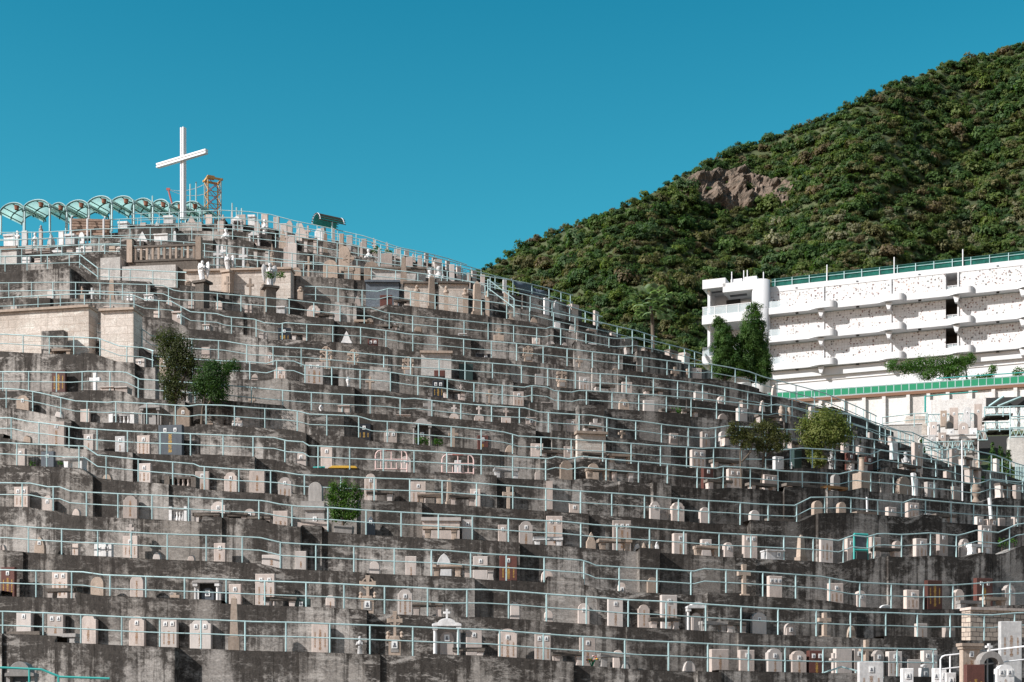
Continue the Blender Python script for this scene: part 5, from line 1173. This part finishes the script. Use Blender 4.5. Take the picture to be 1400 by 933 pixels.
MB().box((S(1003, 3.3), 3.2, 47.7), (1.6, .16, 2.9)).obj('shade_plate', 'darkin', b)  # dark plate on the back wall; its colour stands in for a shaded hollow
MB().box((S(1006), 1.4, 49.06), (1.9, .4, .14)).obj('ceiling_lamp', 'u', b); MB().box((S(977), 1.4, 49.7), (1.7, .3, .12)).obj('ceiling_lamp', 'u', b)
MB().box((S(1018, 2.4), 2.6, 47.4), (.9, .1, 2.6)).obj('side_panel', 'white', b)
# person on the balcony : a tiny figure in a light top
p = A0 + dv * S(1021, .8) - nv * .8; z0 = 45.85
o = thing('person', 'person in a pale top standing on the balcony of the white building', 'person', (p.x, p.y, z0), RZ)
bm_ = bpy.data.meshes.new('body'); sk = [(0, 0, .92), (0, 0, 1.2), (0, 0, 1.42), (0, 0, 1.52), (0, -.01, 1.68), (.1, 0, .9), (.11, -.02, .5), (.11, 0, .06), (-.1, 0, .9), (-.11, -.02, .5), (-.11, 0, .06), (.2, 0, 1.38), (.25, -.03, 1.1), (.2, -.2, 1.02), (-.2, 0, 1.38), (-.25, -.03, 1.1), (-.2, -.2, 1.02), (.12, -.14, .03), (-.12, -.14, .03)]
ed = [(0, 1), (1, 2), (2, 3), (3, 4), (0, 5), (5, 6), (6, 7), (0, 8), (8, 9), (9, 10), (2, 11), (11, 12), (12, 13), (2, 14), (14, 15), (15, 16), (7, 17), (10, 18)]
rad = [.15, .13, .15, .055, .095, .09, .065, .045, .09, .065, .045, .06, .045, .035, .06, .045, .035, .035, .035]
bm_.from_pydata(sk, ed, []); body = link('body', bm_, o); mod = body.modifiers.new('skin', 'SKIN')
for i, r_ in enumerate(rad): bm_.skin_vertices[0].data[i].radius = (r_, r_)
bm_.skin_vertices[0].data[0].use_root = True; sub = body.modifiers.new('sub', 'SUBSURF'); sub.levels = 1; sub.render_levels = 1
M['skin'] = mat('skin', (.42, .27, .2), .6); bm_.materials.append(M['skin'])
MB().lathe([(.165, 1.0), (.165, 1.2), (.18, 1.4), (.07, 1.49)], 12, (0, 0, 0), 0, 1.25, .9).obj('shirt', 'pinkbar', o, True); MB().lathe([(.07, 1.62), (.105, 1.68), (.1, 1.75), (.03, 1.8)], 10, (0, .02, 0)).obj('hair', 'darkin', o, True)
MB().lathe([(.2, .5), (.19, .8), (.16, 1.02)], 12, (0, 0, 0), 0, 1.1, .85).obj('trousers', 'u', o, True)

# ------------------------------------------------------------------ walkway with green panels, panelled retaining wall below it
L0 = at(1050, 549, 147); L1 = at(1395, 526, 140); L1.z = L0.z + (L1.z - L0.z); dl = (L1 - L0); ll = Vector((dl.x, dl.y, 0)).length; rz = math.atan2(dl.y, dl.x); sl = dl.z / ll
def fl(s): return s, 0, sl * s
o = thing('green_panel_fence', 'bright green panel fence along the walkway below the white building', 'fence', tuple(L0), rz)
N = int(ll * 1.25 / .72)
for i in range(N):
    s = .72 * i; MB().box((s + .36, 0, sl * (s + .36) + .47), (.65, .04, .60)).obj('panel', 'greenpanel', o)
    MB().box((s, -.01, sl * s + .5), (.055, .07, .80)).obj('post', 'rail', o)
for zz in (.82, .12): MB().tube([(0, 0, zz), (.72 * N, 0, sl * .72 * N + zz)], .035).obj('rail', 'rail', o)
MB().tube([(.72 * N * .55, .3, sl * .72 * N * .55 + 1.2), (.72 * N, .3, sl * .72 * N + 1.2)], .05).obj('handrail', 'teal', o)
pth = MB(); W = .72 * N
pth.add([(-4, -.3, -4 * sl - .02), (W, -.3, W * sl - .02), (W, 14, W * sl - .02), (-4, 14, -4 * sl - .02)], [(0, 1, 2, 3)]); q = pth.obj('walkway', 'path'); q['kind'] = 'structure'; q.location = L0; q.rotation_euler = (0, 0, rz)
q = []; uv = []; sg = []; vs = []
o = thing('panelled_retaining_wall', 'pale stained retaining wall with upright ribs under the green panel fence', 'retaining wall', tuple(L0), rz)
MB().add([(0, -.35, -.32), (W, -.35, W * sl - .32), (W, -.35, W * sl - .02), (0, -.35, -.02), (0, .2, -.32), (W, .2, W * sl - .32), (W, .2, W * sl - .02), (0, .2, -.02)], [(0, 1, 2, 3), (3, 2, 6, 7), (4, 5, 1, 0)]).obj('brown_kerb', 'brownkerb', o)
rib = [1.0, 3.3, 5.2, 7.4, 9.4, 11.3, 13.6, 15.5, 17.3, 19.4, 21.5, 23.5, 25.6]
for a, c in zip([-4] + rib, rib + [W]):
    if c - a > .2: q.append(((a, -.12, -11), (c, -.12, -11), (c, -.12, c * sl - .33), (a, -.12, a * sl - .33))); uv.append(((a * 3, 9), (a * 3 + c - a, 9), (a * 3 + c - a, 0), (a * 3, 0))); sg.append(random.choice([0, .2, .6]))
uvmesh('wall_panels', q, 'panelwall', o, sg, uv)
for s in rib: wallbox('rib', .34, .26, 10 + s * sl - .35, 'panelwall', o, .1, -10, s, -.25)
# sloping ground behind the right end of the cemetery
sl_pts = []
for x in range(760, 2400, 40):
    row = []
    for D, y in ((88, 1080), (96, 860), (112, 690), (124, 640), (134, 608), (146, 590), (172, 560)):
        row.append(at(x, y + (1100 - min(x, 1760)) * .035, D))
    sl_pts.append(row)
q = [(sl_pts[i][j], sl_pts[i + 1][j], sl_pts[i + 1][j + 1], sl_pts[i][j + 1]) for i in range(len(sl_pts) - 1) for j in range(6)]
p = uvmesh('hillside', q, 'soil'); p['kind'] = 'structure'

# ------------------------------------------------------------------ white cluster of tombs on the far right slope
def blockpx(x0, x1, yt, yb, D, mats, label, name='tomb_block', cat='tomb', depth=1.2, phd=-8, seg=.0):
    x = (x0 + x1) / 2; P = at(x, yb, D); w = (x1 - x0) * D / F; h = (yb - yt) / F * D
    o = thing(name, label, cat, tuple(P), R(phd)); wallbox('block', w, depth, h, mats, o, seg); return o, w, h, depth
for a in ((1205, 1258, 583, 640, 128, 'whitewall', 'pale sloping-topped stair wall in sunlight above the right railings'), (1238, 1272, 571, 600, 132, 'tanwall', 'low tan wall left of the pale tomb cluster'),
          (1258, 1335, 598, 650, 121, 'panelwall', 'large pale block at the base of the sunlit tomb cluster'), (1270, 1330, 578, 606, 125, 'panelwall', 'upper pale block of the sunlit tomb cluster'), (1296, 1334, 602, 650, 118, 'concrete', 'grey concrete wall under the sunlit tomb cluster'),
          (1272, 1345, 548, 580, 129, 'panelwall', 'topmost pale terrace block of the sunlit tomb cluster'), (1336, 1410, 598, 660, 127, 'darkin', 'dark open space under the lattice-railed stairs at right edge'), (1346, 1420, 545, 556, 134, 'darkin', 'dark recess under the walkway at the right edge'),  # the two dark blocks are solid; their colour stands in for shade
          (1379, 1410, 598, 640, 119, 'whitewall', 'pale sunlit wall end hanging at the right edge')):
    o_, w_, h_, d_ = blockpx(*a)
    if a[0] in (1205, 1258): MB().box((0, 0, h_ + .05), (w_ + .12, d_ + .12, .1)).obj('coping', 'w', o_)
n = 0
CL = [(1276, 577, 9, 26, 'p'), (1290, 562, 8, 22, 't'), (1304, 558, 11, 30, 'p'), (1322, 557, 9, 28, 'w'), (1337, 553, 10, 36, 'p'), (1274, 596, 10, 18, 'w'), (1288, 592, 10, 20, 'p'), (1300, 586, 8, 18, 'w'), (1317, 578, 13, 27, 'p'), (1331, 586, 9, 22, 'w'), (1344, 583, 8, 20, 'p'), (1281, 614, 9, 14, 'p'), (1310, 612, 9, 14, 'w')]
for x, yt, w, h, c in CL:
    D = 123 - (yt - 555) * .07; P = at(x, yt + h, D); m_ = D / F; n += 1
    lab = {'p': 'pink', 't': 'tan', 'w': 'white'}[c] + f' slab headstone in the sunlit far-right cluster, {ORD[n]} by row from its top left'
    sb = thing('headstone', lab, 'headstone', tuple(P), R(-10), 'headstones of the far right cluster')
    MB().prism(outline('a' if n in (4, 9) else 'r', w * m_, h * m_), .3, 0, .02).obj('slab', c, sb); pp = link('portrait', portrait_mesh(.24), sb); pp.location = (0, -.16, h * m_ * .72)
D = 122; o = MB().lathe([(.5, 0), (.5, .1), (.32, .1)], 14).obj('stone_arch', 'n'); bpy.data.objects.remove(o)
o = thing('arched_niche', 'small dark arched niche in the middle of the sunlit tomb cluster', 'tomb', tuple(at(1298, 586, 119.5)), R(-10)); MB().prism(outline('a', .62, .62), .3, 0, .02).obj('arch_block', 'n', o); MB().prism(outline('a', .46, .5), .05, -.16, .005).obj('opening', 'darkin', o)  # arch front carries a dark plate, its black painted for the niche's shade
def lattice(x0, x1, y0, y1, D, label, rows=1, phd=-6):
    P = at(x0, y1, D); w = (x1 - x0) * D / F; h = (y1 - y0) / F * D; o = thing('lattice_railing', label, 'railing', tuple(P), R(phd), 'cyan lattice railings')
    for zz in (0, h): MB().tube([(0, 0, zz), (w, 0, zz)], .05).obj('rail', 'rail', o)
    n = max(2, int(w / (h * .62))); mb = MB()
    for i in range(n):
        a, c = w * i / n, w * (i + 1) / n; mb.tube([(a, 0, .02), ((a + c) / 2, 0, h)], .02, 4); mb.tube([((a + c) / 2, 0, h), (c, 0, .02)], .02, 4)
    mb.obj('lattice', 'rail', o)
    for i in range(0, n + 1, 3): MB().tube([(w * i / n, 0, -.15), (w * i / n, 0, h + .05)], .045).obj('post', 'rail', o)
lattice(1266, 1332, 567, 577, 127, 'long upper lattice railing behind the sunlit tomb cluster')
lattice(1346, 1379, 557, 568, 120, 'upper lattice railing at right, over the dark stair opening')
lattice(1347, 1379, 578, 588, 119, 'lower lattice railing at right, over the dark stair opening')
lattice(1381, 1412, 556, 570, 117, 'topmost lattice railing of the stair tower at the right edge')
lattice(1381, 1412, 573, 585, 117, 'middle lattice railing of the stair tower at the right edge')
lattice(1381, 1412, 587, 598, 117, 'lowest lattice railing of the stair tower at the right edge')
lattice(1336, 1350, 590, 602, 118, 'short lattice railing between the tomb cluster and the dark opening')
lattice(1258, 1330, 605, 616, 117.5, 'lattice railing along the front of the sunlit tomb cluster')
for (x0, x1, y0, lab) in ((1346, 1381, 569, 'concrete landing under the upper lattice railing'), (1346, 1381, 589, 'concrete landing under the lower lattice railing')):
    blockpx(x0, x1, y0, y0 + 3, 121, 'concrete', lab, 'stair_landing', 'landing', 2.0)
for a, c, lab in (((1352, 556), (1372, 542), 'left diagonal steel brace under the walkway'), ((1364, 556), (1396, 543), 'right diagonal steel brace under the walkway')):
    p, q = at(*a, 133), at(*c, 133); o = MB().tube([(0, 0, 0), tuple(q - p)], .12).obj('steel_brace', 'rail'); tag(o, lab, 'brace'); o.location = p
pts = [at(x, y, 124) for x, y in ((1206, 571), (1250, 566), (1268, 565))]; 
o = thing('railing', 'pale cyan railing along the tan wall left of the sunlit tombs', 'railing', tuple(pts[0])); MB().tube([tuple(p - pts[0]) for p in pts], .04).obj('top_rail', 'rail', o); MB().tube([tuple(p - pts[0] - Vector((0, 0, .5))) for p in pts], .03).obj('mid_rail', 'rail', o)
for p in pts: MB().tube([tuple(p - pts[0]), tuple(p - pts[0] - Vector((0, 0, 1.1)))], .04).obj('post', 'rail', o)
g_ = thing('teal_gate_post', 'short teal gate post at the end of the panelled wall', 'post', tuple(at(1265, 560, 134))); MB().box((0, 0, .5), (.14, .14, 1.5)).obj('post', 'teal', g_); MB().tube([(0, 0, 1.2), (4.6, -.6, 1.5)], .05).obj('bar', 'teal', g_)

# ------------------------------------------------------------------ lowest corner tombs (their feet are below the picture)
D1 = Dof(1, 1290); Zl = (HZ - 952) / F * (D1 - 3)
p = MB().box((0, 0, (Zl - 1.4) / 2 - .05), (26, 2.6, Zl + 1.4)).obj('lower_terrace', 'concrete'); p['kind'] = 'structure'; c = at(1300, 0, D1 - 2.2); p.location = (c.x + 7.4, c.y + 3.4, 0); p.rotation_euler = (0, 0, R(26))
def low(x, w, yt, D, kd, c, label, npo=0, ph=12, name='headstone', cat='headstone', txt=True):
    m_ = D / F; P = at(x, 0, D); h = (HZ - yt) * m_ - Zl; w *= m_
    o = thing(name, label, cat, (P.x, D, Zl), R(ph), 'tombs at the bottom right corner'); MB().prism(outline(kd, w, h), .22, 0, .02).obj('slab', c, o)
    for i in range(npo): q = link('portrait', portrait_mesh(.21), o); q.location = ((i - (npo - 1) / 2) * .3, -.125, h - .28)
    if txt: lettering(o, w, h, -.115, h - 1.3, h - .5, 'r' if c in 'r' else 'p', int(x), w > .6)
    return o, w, h
low(1190, 34, 905, D1 - 1.5, 'r', 'w', 'white headstone with sloping shadowed top at the bottom edge, right of the handrail', 1, 4)
low(1240, 16, 914, D1 - 1.6, 'r', 'w', 'narrow white headstone with a portrait at the bottom edge', 1, 4)
low(1284, 18, 914, D1 - 1.7, 'r', 'w', 'white headstone at the bottom edge, left of the curved white rail', 2, 4)
low(1299, 14, 920, D1 - 2.0, 'r', 'w', 'lowest small white headstone before the curved white rail', 1, 4, txt=False)
o, w, h = low(1326, 27, 884, D1 - 2.2, 'r', 't', 'tall orange-tan capped pillar stone at the bottom right', 1, 14); MB().box((0, 0, h + .05), (w + .16, .42, .11)).obj('cap', 't', o); MB().box((0, 0, h - .06), (w + .08, .34, .09)).obj('moulding', 't', o)
low(1332, 27, 909, D1 - 3.0, 'r', 'r', 'red-brown headstone before the orange-tan pillar at the bottom right', 0, 10)
low(1373, 26, 909, D1 - 2.8, 's', 'w', 'white shouldered headstone with two portraits in the bottom right corner', 2, 8)
o, w, h = low(1381, 30, 850, D1 - 1.2, 'r', 'w', 'largest white tomb slab rising at the bottom right edge', 0, 4)
m_ = (D1 - 2.6) / F; P = at(1352, 0, D1 - 2.4); h = (HZ - 885) * m_ - Zl; o = thing('tomb_portico', 'grey arched tomb portico with a white cross on top at the bottom right', 'tomb', (P.x, D1 - 2.4, Zl), R(10))
for sx in (-1, 1): MB().lathe([(.12, 0), (.09, .1), (.08, h - .75), (.13, h - .62)], 12, (sx * .3, 0, 0)).obj('column', 'g', o, True)
arc = [(-.46, h - .62)] + [(.3 * math.cos(t), h - .62 + .26 * math.sin(t)) for t in np.linspace(PI, 0, 9)] + [(.46, h - .62), (.46, h - .48)] + [(.42 * math.cos(t), h - .5 + .36 * math.sin(t)) for t in np.linspace(.15, PI - .15, 9)] + [(-.46, h - .48)]
MB().prism(arc, .4, 0, .01).obj('arch', 'g', o); MB().prism(cross_out(.26, .34, .08, h - .2), .1).obj('roof_cross', 'w', o); MB().box((0, .6, h * .4), (1.1, .1, h * .8)).obj('back_panel', 'darkin', o)
# white curved-end rail and the sloping handrail
D = D1 - 2.0; P0 = at(1284, 935, D)
o = thing('white_handrail', 'white curved-end pipe rail among the bottom right tombs', 'railing', tuple(P0)); pt = lambda x, y: tuple(at(x, y, D) - P0)
MB().tube([pt(1286, 936), pt(1286, 902), pt(1288, 898), pt(1292, 896.5), pt(1316, 894), pt(1400, 884)], .035).obj('top_rail', 'white_metal', o, True); MB().tube([pt(1287, 915), pt(1316, 912), pt(1400, 902)], .03).obj('mid_rail', 'white_metal', o)
for x, y in ((1299, 896), (1313, 894), (1350, 890)): MB().tube([pt(x, 936), pt(x, y)], .03).obj('post', 'white_metal', o)
D = D1 - 1.0; P0 = at(1100, 935, D); o = thing('sloping_handrail', 'sloping pale handrail climbing to the white headstone at the bottom edge', 'railing', tuple(P0)); pt = lambda x, y: tuple(at(x, y, D) - P0)
MB().tube([pt(1080, 937), pt(1104, 928), pt(1150, 912), pt(1208, 927)], .035).obj('top_rail', 'rail', o)
for x, y in ((1120, 922), (1144, 914), (1170, 917)): MB().tube([pt(x, 940), pt(x, y)], .03).obj('post', 'rail', o)
# masonry wall at the right
o_, w_, h_, d_ = tomb_wall(2, 1315, 1404, 836, 'masonry', 'pale rubble-masonry wall with a flat coping at the right edge', None, .6)
MB().box((0, d_ - .02 + .3, h_ + .05), (w_ + .1, .75, .11)).obj('coping', 'p', o_)
# bottom left corner: canopied tomb and teal rail
D = 47.5; m_ = D / F; Zf = (HZ - 958) * m_; P = at(30, 0, D); h = (HZ - 904) * m_ - Zf; w = 40 * m_
o = thing('tomb_portico', 'grey arched tomb canopy with two portraits in the bottom left corner', 'tomb', (P.x, D, Zf), 0)
for sx in (-1, 1): MB().box((sx * w * .42, 0, h * .3), (.12, .3, h * .62)).obj('column', 'g', o)
MB().prism([(-w * .5, h * .6), (w * .5, h * .6), (w * .5, h * .68), (w * .4, h * .7)] + [(w * .36 * math.cos(t), h * .7 + h * .28 * math.sin(t)) for t in np.linspace(0, PI, 11)] + [(-w * .4, h * .7), (-w * .5, h * .68)], .5, 0).obj('roof', 'g', o)
MB().box((0, .2, h * .35), (w * .75, .1, h * .68)).obj('back_panel', 'u', o)
for i in (-1, 1): q = link('portrait', portrait_mesh(.22), o); q.location = (i * .18, .13, h * .4)
p = MB().box((0, 0, (Zf - 1.3) / 2), (9, 3.4, Zf + 1.3)).obj('lower_terrace', 'concrete'); p['kind'] = 'structure'; c = at(40, 0, 48.0); p.location = (c.x - 2, 48.6, 0)
P0 = at(-60, 936, 46.8); pt = lambda x, y: tuple(at(x, y, 46.8) - P0)
o = thing('teal_railing', 'teal railing dropping to the right in the bottom left corner', 'railing', tuple(P0)); MB().tube([pt(-60, 912), pt(5, 913), pt(57, 915.5), pt(82, 925.5), pt(150, 928)], .04).obj('top_rail', 'teal', o)
for x in (-20, 40, 80): MB().tube([pt(x, 950), pt(x, 914 if x < 60 else 925)], .035).obj('post', 'teal', o)

# ------------------------------------------------------------------ camera, light, sky
cd = bpy.data.cameras.new('camera'); cam = bpy.data.objects.new('camera', cd); COL.objects.link(cam); cam.rotation_euler = (R(90), 0, 0)
cd.sensor_width = 36; cd.lens = F / 1400 * 36; cd.shift_y = (HZ - 466.5) / 1400; cd.clip_end = 3000; SC.camera = cam
EL, AZF = R(34), R(25)     # sun height; how far it stands towards the viewer from due left
sd = Vector((-math.cos(AZF) * math.cos(EL), -math.sin(AZF) * math.cos(EL), math.sin(EL)))
ld = bpy.data.lights.new('sun', 'SUN'); ld.energy = 5.0; ld.angle = R(.5); ld.color = (1, .965, .925); sun = bpy.data.objects.new('sun', ld); COL.objects.link(sun); sun.rotation_euler = sd.to_track_quat('Z', 'Y').to_euler()
w = bpy.data.worlds.new('World'); SC.world = w; w.use_nodes = True; nt = w.node_tree; bg = nt.nodes['Background']
sky = nt.nodes.new('ShaderNodeTexSky'); sky.sky_type = 'NISHITA'; sky.sun_disc = False; sky.sun_elevation = EL; sky.sun_rotation = math.atan2(sd.x, sd.y); sky.air_density = 1.0; sky.dust_density = .3; sky.ozone_density = 1.5
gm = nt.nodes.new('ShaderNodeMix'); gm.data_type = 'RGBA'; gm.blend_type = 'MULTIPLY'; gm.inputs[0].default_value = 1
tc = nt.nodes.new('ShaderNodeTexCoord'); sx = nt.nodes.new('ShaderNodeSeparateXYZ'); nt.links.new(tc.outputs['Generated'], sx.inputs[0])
rp = nt.nodes.new('ShaderNodeValToRGB'); e = rp.color_ramp.elements; e[0].position = .35; e[0].color = (1.0, .86, .74, 1); e[1].position = .75; e[1].color = (.24, 1.12, 1.0, 1)  # neutral-warm tint behind the camera added to keep shaded walls from going teal
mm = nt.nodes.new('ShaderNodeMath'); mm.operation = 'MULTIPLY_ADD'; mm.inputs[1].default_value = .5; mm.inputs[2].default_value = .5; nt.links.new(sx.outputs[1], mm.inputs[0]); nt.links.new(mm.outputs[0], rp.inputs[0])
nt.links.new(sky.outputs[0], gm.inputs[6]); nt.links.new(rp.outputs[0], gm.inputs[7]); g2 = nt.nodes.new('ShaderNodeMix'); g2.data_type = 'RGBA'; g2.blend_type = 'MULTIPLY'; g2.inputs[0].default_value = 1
r2 = nt.nodes.new('ShaderNodeValToRGB'); e = r2.color_ramp.elements; e[0].position = .22; e[0].color = (1.3, 1.07, 1.04, 1); e[1].position = .50; e[1].color = (.25, .80, .88, 1)
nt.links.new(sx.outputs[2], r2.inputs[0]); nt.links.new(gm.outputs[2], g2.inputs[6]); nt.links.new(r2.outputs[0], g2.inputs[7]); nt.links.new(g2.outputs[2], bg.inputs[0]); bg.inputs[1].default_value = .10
SC.view_settings.view_transform = 'Standard'; SC.view_settings.look = 'None'; SC.view_settings.exposure = .5; SC.view_settings.gamma = 1
SC.cycles.max_bounces = 5; SC.cycles.diffuse_bounces = 3; SC.cycles.transparent_max_bounces = 8
